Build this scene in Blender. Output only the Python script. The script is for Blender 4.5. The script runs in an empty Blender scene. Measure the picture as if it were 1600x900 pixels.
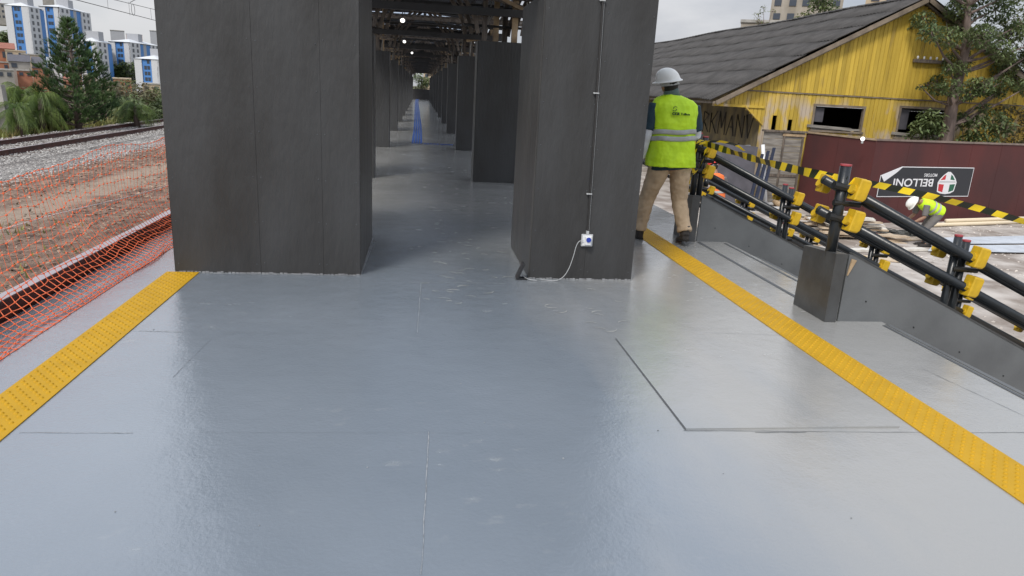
import bpy, bmesh, math, random
from math import sin, cos, pi, radians, sqrt, atan2
from mathutils import Vector, Matrix
random.seed(7)
S = bpy.context.scene
COL = S.collection

# ------------------------------------------------------------------ camera
F = 1107.0; HC = 1.6
RW = Matrix(((0.99101374, 0.01645509, 0.13274407), (-0.12323902, -0.27347113, 0.95395266), (0.05199905, -0.96173945, -0.26898574)))
def ray(px, py): return RW @ Vector((px - 800, py - 450, F))
def at_z(px, py, z=0.0):
    d = ray(px, py); return Vector((0, 0, HC)) + d * ((z - HC) / d.z)
def at_y(px, py, y):
    d = ray(px, py); return Vector((0, 0, HC)) + d * (y / d.y)
def at_x(px, py, x):
    d = ray(px, py); return Vector((0, 0, HC)) + d * (x / d.x)
def at_d(px, py, dist):
    d = ray(px, py); return Vector((0, 0, HC)) + d * (dist / sqrt(d.x * d.x + d.y * d.y))
cam = bpy.data.cameras.new('camera'); camo = bpy.data.objects.new('camera', cam); COL.objects.link(camo)
cx, cy, cz = RW.col[0], -RW.col[1], -RW.col[2]
camo.matrix_world = Matrix(((cx.x, cy.x, cz.x, 0), (cx.y, cy.y, cz.y, 0), (cx.z, cy.z, cz.z, HC), (0, 0, 0, 1)))
cam.sensor_width = 36; cam.lens = 36 * F / 1600; cam.clip_start = 0.05; cam.clip_end = 5000
S.camera = camo

# ------------------------------------------------------------------ world, sun, exposure
SUN_EL, SUN_AZ = radians(48), radians(215)      # azimuth clockwise from +Y
w = bpy.data.worlds.new('World'); S.world = w; w.use_nodes = True
nt = w.node_tree; nt.nodes.clear()
wo = nt.nodes.new('ShaderNodeOutputWorld'); bg = nt.nodes.new('ShaderNodeBackground'); bg.inputs[1].default_value = 0.12
sky = nt.nodes.new('ShaderNodeTexSky'); sky.sky_type = 'NISHITA'; sky.sun_disc = False
sky.sun_elevation = SUN_EL; sky.sun_rotation = SUN_AZ
tc = nt.nodes.new('ShaderNodeTexCoord'); mp = nt.nodes.new('ShaderNodeMapping'); mp.inputs['Scale'].default_value = (1, 1, 3.2)
nz = nt.nodes.new('ShaderNodeTexNoise'); nz.inputs['Scale'].default_value = 2.6; nz.inputs['Detail'].default_value = 7; nz.inputs['Roughness'].default_value = .55
cr = nt.nodes.new('ShaderNodeValToRGB')
cr.color_ramp.elements[0].position = .33; cr.color_ramp.elements[0].color = (3.2, 3.45, 3.9, 1)
cr.color_ramp.elements[1].position = .66; cr.color_ramp.elements[1].color = (5.7, 5.75, 5.9, 1)
nz2 = nt.nodes.new('ShaderNodeTexNoise'); nz2.inputs['Scale'].default_value = 1.3; nz2.inputs['Detail'].default_value = 4
cr2 = nt.nodes.new('ShaderNodeValToRGB'); cr2.color_ramp.elements[0].position = .3; cr2.color_ramp.elements[0].color = (.72, .72, .72, 1)
cr2.color_ramp.elements[1].position = .62; cr2.color_ramp.elements[1].color = (1, 1, 1, 1)
mx = nt.nodes.new('ShaderNodeMixRGB')
L = nt.links.new
L(tc.outputs['Generated'], mp.inputs[0]); L(mp.outputs[0], nz.inputs['Vector']); L(mp.outputs[0], nz2.inputs['Vector'])
L(nz.outputs[0], cr.inputs[0]); sxz = nt.nodes.new('ShaderNodeSeparateXYZ'); mrz = nt.nodes.new('ShaderNodeMapRange'); mrz.inputs['From Min'].default_value = .35; mrz.inputs['From Max'].default_value = .85
mrz.inputs['To Min'].default_value = 1.0; mrz.inputs['To Max'].default_value = .55; L(tc.outputs['Generated'], sxz.inputs[0]); L(sxz.outputs[2], mrz.inputs[0])
muz = nt.nodes.new('ShaderNodeMath'); muz.operation = 'MULTIPLY'
L(nz2.outputs[0], cr2.inputs[0]); L(cr2.outputs[0], muz.inputs[0]); L(mrz.outputs[0], muz.inputs[1]); L(muz.outputs[0], mx.inputs[0])
mrg = nt.nodes.new('ShaderNodeMapRange'); mrg.inputs['From Min'].default_value = .0; mrg.inputs['From Max'].default_value = .9; mrg.inputs['To Min'].default_value = .62; mrg.inputs['To Max'].default_value = 1.75
L(sxz.outputs[2], mrg.inputs[0]); vm_ = nt.nodes.new('ShaderNodeVectorMath'); vm_.operation = 'SCALE'; L(cr.outputs[0], vm_.inputs[0]); L(mrg.outputs[0], vm_.inputs['Scale'])
L(sky.outputs[0], mx.inputs[1]); L(vm_.outputs[0], mx.inputs[2]); L(mx.outputs[0], bg.inputs[0]); L(bg.outputs[0], wo.inputs[0])
sl = bpy.data.lights.new('sun', 'SUN'); sl.energy = 1.7; sl.angle = radians(14); sl.color = (1, .95, .87)
so = bpy.data.objects.new('sun', sl); COL.objects.link(so)
sd = Vector((sin(SUN_AZ) * cos(SUN_EL), cos(SUN_AZ) * cos(SUN_EL), sin(SUN_EL)))
so.rotation_euler = sd.to_track_quat('Z', 'Y').to_euler(); so.location = (-20, -30, 40)
vs = S.view_settings; vs.view_transform = 'Standard'; vs.look = 'None'; vs.exposure = 0.6; vs.gamma = 1; vs.use_curve_mapping = False
S.cycles.max_bounces = 6; S.cycles.diffuse_bounces = 4; S.cycles.use_denoising = True

# ------------------------------------------------------------------ materials
def mat(name, col, rough=.6, metal=0., var=0., vscale=3., bump=0., bscale=30., col2=None, spec=.5, stretch=None, island=0., coat=0., detail=5, rvar=0.):
    m = bpy.data.materials.new(name); m.use_nodes = True; n = m.node_tree; b = n.nodes['Principled BSDF']
    b.inputs['Base Color'].default_value = (*col, 1); b.inputs['Roughness'].default_value = rough
    b.inputs['Metallic'].default_value = metal; b.inputs['Specular IOR Level'].default_value = spec
    b.inputs['Coat Weight'].default_value = coat; b.inputs['Coat Roughness'].default_value = .1
    k = n.links.new
    src = None
    t = n.nodes.new('ShaderNodeTexCoord'); mpn = n.nodes.new('ShaderNodeMapping'); k(t.outputs['Object'], mpn.inputs[0])
    if stretch: mpn.inputs['Scale'].default_value = stretch
    if var > 0 or col2:
        c2 = col2 or tuple(c * (1 - var) for c in col)
        q = n.nodes.new('ShaderNodeTexNoise'); q.inputs['Scale'].default_value = vscale; q.inputs['Detail'].default_value = detail
        k(mpn.outputs[0], q.inputs['Vector'])
        r = n.nodes.new('ShaderNodeValToRGB'); r.color_ramp.elements[0].position = .35; r.color_ramp.elements[1].position = .65
        r.color_ramp.elements[0].color = (*c2, 1); r.color_ramp.elements[1].color = (*col, 1)
        k(q.outputs[0], r.inputs[0]); src = r.outputs[0]
        if rvar:
            mr = n.nodes.new('ShaderNodeMapRange'); mr.inputs['To Min'].default_value = rough - rvar; mr.inputs['To Max'].default_value = rough + rvar
            k(q.outputs[0], mr.inputs[0]); k(mr.outputs[0], b.inputs['Roughness'])
    if island > 0:
        g = n.nodes.new('ShaderNodeNewGeometry'); h = n.nodes.new('ShaderNodeHueSaturation')
        mr = n.nodes.new('ShaderNodeMapRange'); mr.inputs['To Min'].default_value = 1 - island; mr.inputs['To Max'].default_value = 1 + island
        k(g.outputs['Random Per Island'], mr.inputs[0]); k(mr.outputs[0], h.inputs['Value'])
        if src: k(src, h.inputs['Color'])
        else: h.inputs['Color'].default_value = (*col, 1)
        src = h.outputs[0]
    if src: k(src, b.inputs['Base Color'])
    if bump > 0:
        q = n.nodes.new('ShaderNodeTexNoise'); q.inputs['Scale'].default_value = bscale; q.inputs['Detail'].default_value = 4
        k(mpn.outputs[0], q.inputs['Vector']); bn = n.nodes.new('ShaderNodeBump'); bn.inputs['Strength'].default_value = bump; bn.inputs['Distance'].default_value = .02
        k(q.outputs[0], bn.inputs['Height']); k(bn.outputs[0], b.inputs['Normal'])
    return m
def leafmat(name, col, col2, vs_=1.2):
    m = mat(name, col, .55, col2=col2, vscale=vs_, island=.45)
    n = m.node_tree; b = n.nodes['Principled BSDF']; o = n.nodes['Material Output']
    tr = n.nodes.new('ShaderNodeBsdfTranslucent'); mxs = n.nodes.new('ShaderNodeMixShader'); mxs.inputs[0].default_value = .3
    s = b.inputs['Base Color'].links[0].from_socket
    n.links.new(s, tr.inputs[0]); n.links.new(b.outputs[0], mxs.inputs[1]); n.links.new(tr.outputs[0], mxs.inputs[2]); n.links.new(mxs.outputs[0], o.inputs[0])
    return m

def deck_material():
    m = bpy.data.materials.new('deck_paint'); m.use_nodes = True; n = m.node_tree; b = n.nodes['Principled BSDF']; k = n.links.new
    t = n.nodes.new('ShaderNodeTexCoord')
    def noise(s, d, st=None):
        q = n.nodes.new('ShaderNodeTexNoise'); q.inputs['Scale'].default_value = s; q.inputs['Detail'].default_value = d
        if st:
            mm = n.nodes.new('ShaderNodeMapping'); mm.inputs['Scale'].default_value = st; k(t.outputs['Object'], mm.inputs[0]); k(mm.outputs[0], q.inputs['Vector'])
        else: k(t.outputs['Object'], q.inputs['Vector'])
        return q
    a = noise(.8, 4); r = n.nodes.new('ShaderNodeValToRGB')
    r.color_ramp.elements[0].position = .3; r.color_ramp.elements[1].position = .7
    r.color_ramp.elements[0].color = (.180, .213, .250, 1); r.color_ramp.elements[1].color = (.214, .248, .287, 1)
    k(a.outputs[0], r.inputs[0])
    # dusty footprints and scuffs
    c = noise(7, 8, (1, 1.6, 1)); c2 = noise(.55, 2)
    mr = n.nodes.new('ShaderNodeMapRange'); mr.inputs['From Min'].default_value = .60; mr.inputs['From Max'].default_value = .72; k(c.outputs[0], mr.inputs[0])
    mr2 = n.nodes.new('ShaderNodeMapRange'); mr2.inputs['From Min'].default_value = .48; mr2.inputs['From Max'].default_value = .62; mr2.inputs['To Max'].default_value = .35; k(c2.outputs[0], mr2.inputs[0])
    mu = n.nodes.new('ShaderNodeMath'); mu.operation = 'MULTIPLY'; k(mr.outputs[0], mu.inputs[0]); k(mr2.outputs[0], mu.inputs[1])
    # dust plus daylight painted in: paler, duller boards on the stair side
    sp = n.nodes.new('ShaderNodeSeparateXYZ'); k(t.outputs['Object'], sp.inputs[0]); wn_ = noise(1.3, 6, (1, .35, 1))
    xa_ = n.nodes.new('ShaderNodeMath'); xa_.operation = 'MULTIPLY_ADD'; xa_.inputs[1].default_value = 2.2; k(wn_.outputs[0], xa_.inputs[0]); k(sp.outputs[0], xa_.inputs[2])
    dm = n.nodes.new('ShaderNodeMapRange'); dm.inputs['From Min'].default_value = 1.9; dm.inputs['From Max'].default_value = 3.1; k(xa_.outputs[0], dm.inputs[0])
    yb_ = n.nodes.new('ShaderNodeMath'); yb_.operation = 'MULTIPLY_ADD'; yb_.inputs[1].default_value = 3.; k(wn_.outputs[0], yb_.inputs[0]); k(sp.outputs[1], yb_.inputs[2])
    ym = n.nodes.new('ShaderNodeMapRange'); ym.inputs['From Min'].default_value = 7.6; ym.inputs['From Max'].default_value = 11.5; ym.inputs['To Max'].default_value = 1.; k(yb_.outputs[0], ym.inputs[0])  # corridor deck gets the same pale dust tone, standing in for side daylight
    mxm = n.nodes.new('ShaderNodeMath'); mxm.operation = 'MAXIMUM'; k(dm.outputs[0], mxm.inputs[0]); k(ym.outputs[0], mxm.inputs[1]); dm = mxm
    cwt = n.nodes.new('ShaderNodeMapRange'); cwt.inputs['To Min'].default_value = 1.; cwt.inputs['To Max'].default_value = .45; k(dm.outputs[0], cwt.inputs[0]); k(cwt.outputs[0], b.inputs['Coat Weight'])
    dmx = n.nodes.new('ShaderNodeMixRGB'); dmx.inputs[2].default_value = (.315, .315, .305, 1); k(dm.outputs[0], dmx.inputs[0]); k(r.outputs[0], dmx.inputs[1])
    mi = n.nodes.new('ShaderNodeMixRGB'); mi.inputs[2].default_value = (.38, .39, .38, 1); k(mu.outputs[0], mi.inputs[0]); k(dmx.outputs[0], mi.inputs[1])
    k(mi.outputs[0], b.inputs['Base Color'])
    g = noise(1.7, 5); mr3 = n.nodes.new('ShaderNodeMapRange'); mr3.inputs['From Min'].default_value = .3; mr3.inputs['From Max'].default_value = .7
    mr3.inputs['To Min'].default_value = .08; mr3.inputs['To Max'].default_value = .26; k(g.outputs[0], mr3.inputs[0])
    ad = n.nodes.new('ShaderNodeMath'); ad.operation = 'ADD'; k(mr3.outputs[0], ad.inputs[0])
    m4 = n.nodes.new('ShaderNodeMath'); m4.operation = 'MULTIPLY'; m4.inputs[1].default_value = .6; k(mu.outputs[0], m4.inputs[0]); k(m4.outputs[0], ad.inputs[1])
    k(ad.outputs[0], b.inputs['Roughness'])
    b.inputs['Specular IOR Level'].default_value = .6; b.inputs['Coat Weight'].default_value = 1; b.inputs['Coat IOR'].default_value = 1.45; b.inputs['Coat Roughness'].default_value = .09
    f = noise(55, 3); f2 = noise(6, 3); f3 = noise(220, 2)
    b1 = n.nodes.new('ShaderNodeBump'); b1.inputs['Strength'].default_value = .14; b1.inputs['Distance'].default_value = .01; k(f.outputs[0], b1.inputs['Height'])
    b2 = n.nodes.new('ShaderNodeBump'); b2.inputs['Strength'].default_value = .12; b2.inputs['Distance'].default_value = .03; k(f2.outputs[0], b2.inputs['Height']); k(b1.outputs[0], b2.inputs['Normal'])
    b3 = n.nodes.new('ShaderNodeBump'); b3.inputs['Strength'].default_value = .10; b3.inputs['Distance'].default_value = .004; k(f3.outputs[0], b3.inputs['Height']); k(b2.outputs[0], b3.inputs['Normal'])
    k(b3.outputs[0], b.inputs['Normal']); k(b3.outputs[0], b.inputs['Coat Normal'])
    return m
M = {}
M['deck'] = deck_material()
M['seam_w'] = mat('seam_filler', (.36, .38, .40), .6, var=.5, vscale=30)
M['scuff'] = mat('dusty_scuff', (.36, .37, .36), .7, var=.35, vscale=30)
M['seam_d'] = mat('seam_dark', (.085, .092, .10), .6)
M['yellow_tac'] = mat('tactile_yellow', (.52, .30, .010), .6, var=.12, vscale=5, spec=.3, bump=.08, bscale=80)
M['seam_y'] = mat('tile_joint', (.30, .18, .02), .7)
M['blue_tac'] = mat('tactile_blue', (.02, .09, .38), .5, var=.2)
M['colpaint'] = mat('column_paint', (.046, .047, .049), .5, col2=(.029, .028, .0275), vscale=1.3, bump=.35, bscale=14, stretch=(1.6, 1.6, .5), detail=7, rvar=.12)
M['colpaint2'] = mat('column_paint_rubbed', (.058, .056, .054), .42, col2=(.033, .032, .032), vscale=2.4, bump=.3, bscale=10, stretch=(2, 2, .35), detail=8, rvar=.14)
M['trimpaint'] = mat('column_base_filler', (.34, .35, .36), .6, col2=(.15, .15, .16), vscale=9)
M['panel'] = mat('grey_panel_paint', (.135, .143, .148), .5, col2=(.105, .111, .116), vscale=2.5, bump=.1, bscale=20)
M['boxply'] = mat('box_end_paint', (.075, .078, .08), .38, col2=(.05, .05, .05), vscale=5, bump=.1, bscale=20)
M['pipe'] = mat('black_pipe', (.018, .022, .026), .3, var=.3, vscale=8, bump=.05, bscale=30)
M['fit'] = mat('black_fitting', (.012, .013, .014), .45)
M['redcap'] = mat('red_cap', (.35, .05, .06), .6)
M['ycap'] = mat('yellow_cover', (.66, .42, .02), .38, var=.22, vscale=14, bump=.05, bscale=60)
M['tape_y'] = mat('tape_yellow', (.85, .62, .02), .35)
M['tape_k'] = mat('tape_black', (.015, .02, .012), .3)
M['wood'] = mat('old_wood', (.19, .155, .125), .7, col2=(.07, .058, .05), vscale=6, bump=.4, bscale=20, stretch=(3, 3, .6))
M['wood_l'] = mat('new_wood', (.46, .34, .21), .65, col2=(.28, .19, .11), vscale=6, bump=.3, bscale=20)
M['steel_d'] = mat('dark_steel', (.035, .033, .033), .5, var=.4)
M['galv_rod'] = mat('galvanised_rod', (.30, .29, .27), .5)
M['sheet_d'] = mat('roof_sheet_dark', (.03, .032, .036), .5, var=.3)
M['sheet_l'] = mat('roof_sheet_pale', (.28, .31, .36), .4, var=.2)
M['sheet_l'] = leafmat('roof_sheet_pale', (.62, .70, .82), (.45, .52, .62)); M['sheet_l'].node_tree.nodes['Mix Shader'].inputs[0].default_value = .75
M['rust'] = mat('rusty_steel', (.11, .04, .032), .6, col2=(.05, .022, .02), vscale=8, bump=.3, bscale=40)
M['railtop'] = mat('rail_worn', (.50, .44, .46), .35, metal=.6)
M['net'] = mat('orange_net', (.92, .19, .07), .5, var=.2, vscale=2)
M['rope'] = mat('white_rope', (.75, .68, .64), .7)
M['conc'] = mat('concrete', (.42, .40, .37), .8, col2=(.28, .27, .25), vscale=2, bump=.3, bscale=12)
M['white_p'] = mat('white_plastic', (.72, .73, .74), .4)
M['grey_p'] = mat('grey_plastic', (.42, .43, .44), .4)
M['blue_p'] = mat('blue_plastic', (.02, .05, .35), .4)
M['black_p'] = mat('black_plastic', (.02, .02, .022), .4)

# ------------------------------------------------------------------ mesh helpers
class MB:
    def __init__(s): s.v = []; s.f = []; s.m = []; s.cur = 0
    def quad(s, a, b, c, d):
        i = len(s.v); s.v += [tuple(a), tuple(b), tuple(c), tuple(d)]; s.f.append((i, i + 1, i + 2, i + 3)); s.m.append(s.cur)
    def tri(s, a, b, c):
        i = len(s.v); s.v += [tuple(a), tuple(b), tuple(c)]; s.f.append((i, i + 1, i + 2)); s.m.append(s.cur)
    def poly(s, pts):
        i = len(s.v); s.v += [tuple(p) for p in pts]; s.f.append(tuple(range(i, i + len(pts)))); s.m.append(s.cur)
    def hexa(s, p):   # 8 pts: bottom 4 ccw, top 4 ccw
        i = len(s.v); s.v += [tuple(q) for q in p]
        for f in ((3, 2, 1, 0), (4, 5, 6, 7), (0, 1, 5, 4), (1, 2, 6, 5), (2, 3, 7, 6), (3, 0, 4, 7)):
            s.f.append(tuple(i + j for j in f)); s.m.append(s.cur)
        return s
    def box(s, x0, x1, y0, y1, z0, z1):
        return s.hexa([(x0, y0, z0), (x1, y0, z0), (x1, y1, z0), (x0, y1, z0), (x0, y0, z1), (x1, y0, z1), (x1, y1, z1), (x0, y1, z1)])
    def obox(s, c, ax, ay, az):  # centre, half axis vectors
        c, ax, ay, az = map(Vector, (c, ax, ay, az))
        return s.hexa([c - ax - ay - az, c + ax - ay - az, c + ax + ay - az, c - ax + ay - az, c - ax - ay + az, c + ax - ay + az, c + ax + ay + az, c - ax + ay + az])
    def bar(s, a, b, wx, wz, up=(0, 0, 1)):  # rectangular bar from a to b
        a, b = Vector(a), Vector(b); t = (b - a); l = t.length; t.normalize()
        u = t.cross(Vector(up))
        if u.length < 1e-4: u = t.cross(Vector((1, 0, 0)))
        u.normalize(); v = u.cross(t)
        return s.obox((a + b) / 2, t * (l / 2), u * (wx / 2), v * (wz / 2))
    def tube(s, pts, r, n=10, cap=True, sx=(1, 0, 0)):
        pts = [Vector(p) for p in pts]; base = len(s.v); N = len(pts)
        rr = r if isinstance(r, (list, tuple)) and len(r) == N and not (N == 2 and isinstance(r, tuple)) else [r] * N
        for i, p in enumerate(pts):
            t = (pts[min(i + 1, N - 1)] - pts[max(i - 1, 0)]).normalized()
            sxv = Vector(sx)
            if abs(t.dot(sxv)) > .95: sxv = Vector((0, 1, 0)) if abs(t.y) < .9 else Vector((0, 0, 1))
            u = (sxv - t * t.dot(sxv)).normalized(); v = t.cross(u)
            ra, rb = rr[i] if isinstance(rr[i], (tuple, list)) else (rr[i], rr[i])
            for k in range(n):
                a = 2 * pi * k / n; s.v.append(tuple(p + u * (ra * cos(a)) + v * (rb * sin(a))))
        for i in range(N - 1):
            for k in range(n):
                s.f.append((base + i * n + k, base + i * n + (k + 1) % n, base + (i + 1) * n + (k + 1) % n, base + (i + 1) * n + k)); s.m.append(s.cur)
        if cap:
            s.f.append(tuple(base + k for k in reversed(range(n)))); s.m.append(s.cur)
            s.f.append(tuple(base + (N - 1) * n + k for k in range(n))); s.m.append(s.cur)
        return s
    def ball(s, c, r, nu=14, nv=10):
        c = Vector(c); rx, ry, rz = r if isinstance(r, (tuple, list)) else (r, r, r)
        pts = []; rad = []
        for j in range(nv + 1):
            a = -pi / 2 + pi * j / nv; pts.append(c + Vector((0, 0, rz * sin(a)))); rad.append((max(rx * cos(a), 1e-4), max(ry * cos(a), 1e-4)))
        return s.tube(pts, rad, nu)
    def build(s, name, m, parent=None, smooth=False, bevel=0, loc=None):
        me = bpy.data.meshes.new(name); me.from_pydata(s.v, [], s.f); me.update()
        ms = m if isinstance(m, (list, tuple)) else [m]
        for x in ms: me.materials.append(x)
        if len(ms) > 1: me.polygons.foreach_set('material_index', s.m)
        if smooth: me.polygons.foreach_set('use_smooth', [True] * len(me.polygons))
        o = bpy.data.objects.new(name, me); COL.objects.link(o)
        if parent: o.parent = parent
        if loc is not None: o.location = loc
        if bevel:
            b = o.modifiers.new('b', 'BEVEL'); b.width = bevel; b.segments = 2; b.limit_method = 'ANGLE'
        return o
def tag(o, label=None, cat=None, group=None, kind=None):
    if label: o['label'] = label
    if cat: o['category'] = cat
    if group: o['group'] = group
    if kind: o['kind'] = kind
    elif label and cat: o['kind'] = 'thing'
    return o
def empty(name, loc=(0, 0, 0), rz=0, **k):
    o = bpy.data.objects.new(name, None); COL.objects.link(o); o.location = loc; o.rotation_euler = (0, 0, rz); o.empty_display_size = .1
    return tag(o, **k)
def kids(o): return [c for c in COL.objects if c.parent == o]
def copy_tree(o, loc=None, parent=None, **k):
    c = o.copy(); COL.objects.link(c)
    if parent: c.parent = parent
    for ch in kids(o): copy_tree(ch, parent=c)
    if loc is not None: c.location = loc
    return tag(c, **k)
def lofthull(pts_r, n=24, e=2.5):
    """closed rings (cx,cy,cz,rx,ry) with superellipse section"""
    mb = MB(); b = 0
    for (x, y, z, rx, ry) in pts_r:
        for k in range(n):
            a = 2 * pi * k / n; c, s_ = cos(a), sin(a)
            mb.v.append((x + rx * math.copysign(abs(c) ** (2 / e), c), y + ry * math.copysign(abs(s_) ** (2 / e), s_), z))
    for i in range(len(pts_r) - 1):
        for k in range(n):
            mb.f.append((i * n + k, i * n + (k + 1) % n, (i + 1) * n + (k + 1) % n, (i + 1) * n + k)); mb.m.append(0)
    mb.f.append(tuple(reversed(range(n)))); mb.m.append(0)
    mb.f.append(tuple((len(pts_r) - 1) * n + k for k in range(n))); mb.m.append(0)
    return mb
def text_mesh(name, body, size, m, parent, mw, extrude=.002, bold=0.):
    cu = bpy.data.curves.new(name, 'FONT'); cu.body = body; cu.size = size; cu.extrude = extrude; cu.align_x = 'CENTER'; cu.align_y = 'CENTER'; cu.offset = bold
    to = bpy.data.objects.new(name, cu); COL.objects.link(to)
    dg = bpy.context.evaluated_depsgraph_get(); me = bpy.data.meshes.new_from_object(to.evaluated_get(dg)); me.name = name
    bpy.data.objects.remove(to); me.materials.clear(); me.materials.append(m)
    o = bpy.data.objects.new(name, me); COL.objects.link(o); o.parent = parent; o.matrix_local = mw
    return o

# ------------------------------------------------------------------ setting: ground
M['terrain'] = mat('terrain_soil', (.085, .10, .045), .9, col2=(.16, .12, .07), vscale=.08, bump=.4, bscale=2, detail=9)
ZL, ZR = -1.2, -1.5
def hgt(x, y):
    r = sqrt(x * x + y * y)
    z = ZL - .06 if x < 0 else ZR - .05
    if x < 0 and r > 60: z -= min((r - 60) * .02, 4.5)
    if r > 330: z += min((r - 330) * .10, 30) * max(0, min(1, (-x / r - .43) / .04)) + min((r - 330) * .01, 2)
    return z
mb = MB()
xs = sorted(set([-1500, -1000, -700, -500, -420, -360, -330] + list(range(-300, 301, 15)) + [-.5, .5] + [330, 360, 420, 500, 700, 1000, 1500]))
ys = sorted(set([-200, -60] + list(range(-30, 421, 15)) + [460, 500, 600, 800, 1100, 1500, 2500]))
for y in ys:
    for x in xs: mb.v.append((x, y, hgt(x, y)))
nx = len(xs)
for j in range(len(ys) - 1):
    for i in range(nx - 1): mb.f.append((j * nx + i, j * nx + i + 1, (j + 1) * nx + i + 1, (j + 1) * nx + i)); mb.m.append(0)
tag(mb.build('terrain', M['terrain'], smooth=True), kind='structure')

# dirt strip between the platform and the ballast
def dirt_material():
    m = bpy.data.materials.new('trackside_dirt'); m.use_nodes = True; n = m.node_tree; b = n.nodes['Principled BSDF']; k = n.links.new
    t = n.nodes.new('ShaderNodeTexCoord'); sx = n.nodes.new('ShaderNodeSeparateXYZ'); k(t.outputs['Object'], sx.inputs[0])
    q = n.nodes.new('ShaderNodeTexNoise'); q.inputs['Scale'].default_value = 2.2; q.inputs['Detail'].default_value = 10; q.inputs['Roughness'].default_value = .75; k(t.outputs['Object'], q.inputs['Vector'])
    r = n.nodes.new('ShaderNodeValToRGB'); e = r.color_ramp.elements
    e[0].position = .32; e[0].color = (.075, .052, .04, 1); e[1].position = .7; e[1].color = (.39, .27, .20, 1)
    x = r.color_ramp.elements.new(.5); x.color = (.205, .13, .095, 1); k(q.outputs[0], r.inputs[0])
    q2 = n.nodes.new('ShaderNodeTexNoise'); q2.inputs['Scale'].default_value = .5; k(t.outputs['Object'], q2.inputs['Vector'])
    ad = n.nodes.new('ShaderNodeMath'); ad.operation = 'MULTIPLY_ADD'; ad.inputs[1].default_value = 1.4; k(q2.outputs[0], ad.inputs[0]); k(sx.outputs[0], ad.inputs[2])
    # worn footpath centred on x = -7.6
    a2 = n.nodes.new('ShaderNodeMath'); a2.operation = 'ADD'; a2.inputs[1].default_value = 7.6 - .7; k(ad.outputs[0], a2.inputs[0])
    ab = n.nodes.new('ShaderNodeMath'); ab.operation = 'ABSOLUTE'; k(a2.outputs[0], ab.inputs[0])
    mr = n.nodes.new('ShaderNodeMapRange'); mr.inputs['From Min'].default_value = .9; mr.inputs['From Max'].default_value = .35; k(ab.outputs[0], mr.inputs[0])
    ml = n.nodes.new('ShaderNodeMath'); ml.operation = 'MULTIPLY'; ml.inputs[1].default_value = .7; k(mr.outputs[0], ml.inputs[0])
    mi = n.nodes.new('ShaderNodeMixRGB'); mi.inputs[2].default_value = (.36, .29, .22, 1); k(ml.outputs[0], mi.inputs[0]); k(r.outputs[0], mi.inputs[1]); k(mi.outputs[0], b.inputs['Base Color'])
    b.inputs['Roughness'].default_value = .95
    bn = n.nodes.new('ShaderNodeBump'); bn.inputs['Strength'].default_value = .9; bn.inputs['Distance'].default_value = .08; k(q.outputs[0], bn.inputs['Height']); k(bn.outputs[0], b.inputs['Normal'])
    return m
M['dirt'] = dirt_material()
mb = MB(); st = .25
gx = [-22 + i * .5 for i in range(40)]; gy = [-4 + j * .5 for j in range(140)]
for y in gy:
    for x in gx: mb.v.append((x, y, ZL + random.uniform(-.025, .03)))
for j in range(len(gy) - 1):
    for i in range(len(gx) - 1):
        n_ = len(gx); mb.f.append((j * n_ + i, j * n_ + i + 1, (j + 1) * n_ + i + 1, (j + 1) * n_ + i)); mb.m.append(0)
tag(mb.build('trackside_dirt', M['dirt'], smooth=True), kind='structure')
# litter: dry stalks, leaves and clods
M['litter'] = mat('dry_litter', (.33, .25, .18), .9, col2=(.14, .10, .07), vscale=3, island=.6)
mb = MB()
for i in range(15000):
    y = 2 + 26 * random.random() ** 1.3; x = random.uniform(-9.8, -2.8)
    if abs(x + 7.6 + .3 * sin(y)) < .5 and random.random() < .85: continue
    s_ = random.uniform(.012, .05) * (1 + y * .02); a = random.uniform(0, 2 * pi); t = random.uniform(0, .09)
    c = Vector((x, y, ZL + .02 + t * random.random())); u = Vector((cos(a), sin(a), random.uniform(-.3, .5))) * s_; v = Vector((-sin(a), cos(a), random.uniform(-.5, .7))) * s_ * random.uniform(.15, .6)
    mb.quad(c - u, c - v, c + u, c + v)
tag(mb.build('dry_litter', M['litter']), kind='stuff', label='dry leaves and stalks littering the brown dirt beside the track', cat='litter')
# low weeds
M['weed'] = leafmat('weed_leaf', (.20, .24, .06), (.30, .26, .10))
mb = MB()
for i in range(16000):
    if random.random() < .06: y = random.uniform(3, 14); x = random.uniform(-8.8, -2.9); g = .5
    else: y = random.uniform(14, 66); x = random.uniform(-18.4, -15.7); g = 1.8
    if sin(x * 2.1) * sin(y * 1.3) < .1 and g < 1: continue
    a = random.uniform(0, 2 * pi); h = random.uniform(.05, .2) * g; d = Vector((cos(a), sin(a), 0)) * h * .4
    c = Vector((x, y, ZL)); sd_ = Vector((-sin(a), cos(a), 0)) * .012 * (1 + g)
    mb.quad(c - sd_, c + sd_, c + sd_ * .3 + d + Vector((0, 0, h)), c - sd_ * .3 + d + Vector((0, 0, h)))
tag(mb.build('weeds', M['weed']), kind='stuff', label='thin weeds along the track verge', cat='weeds')

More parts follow.
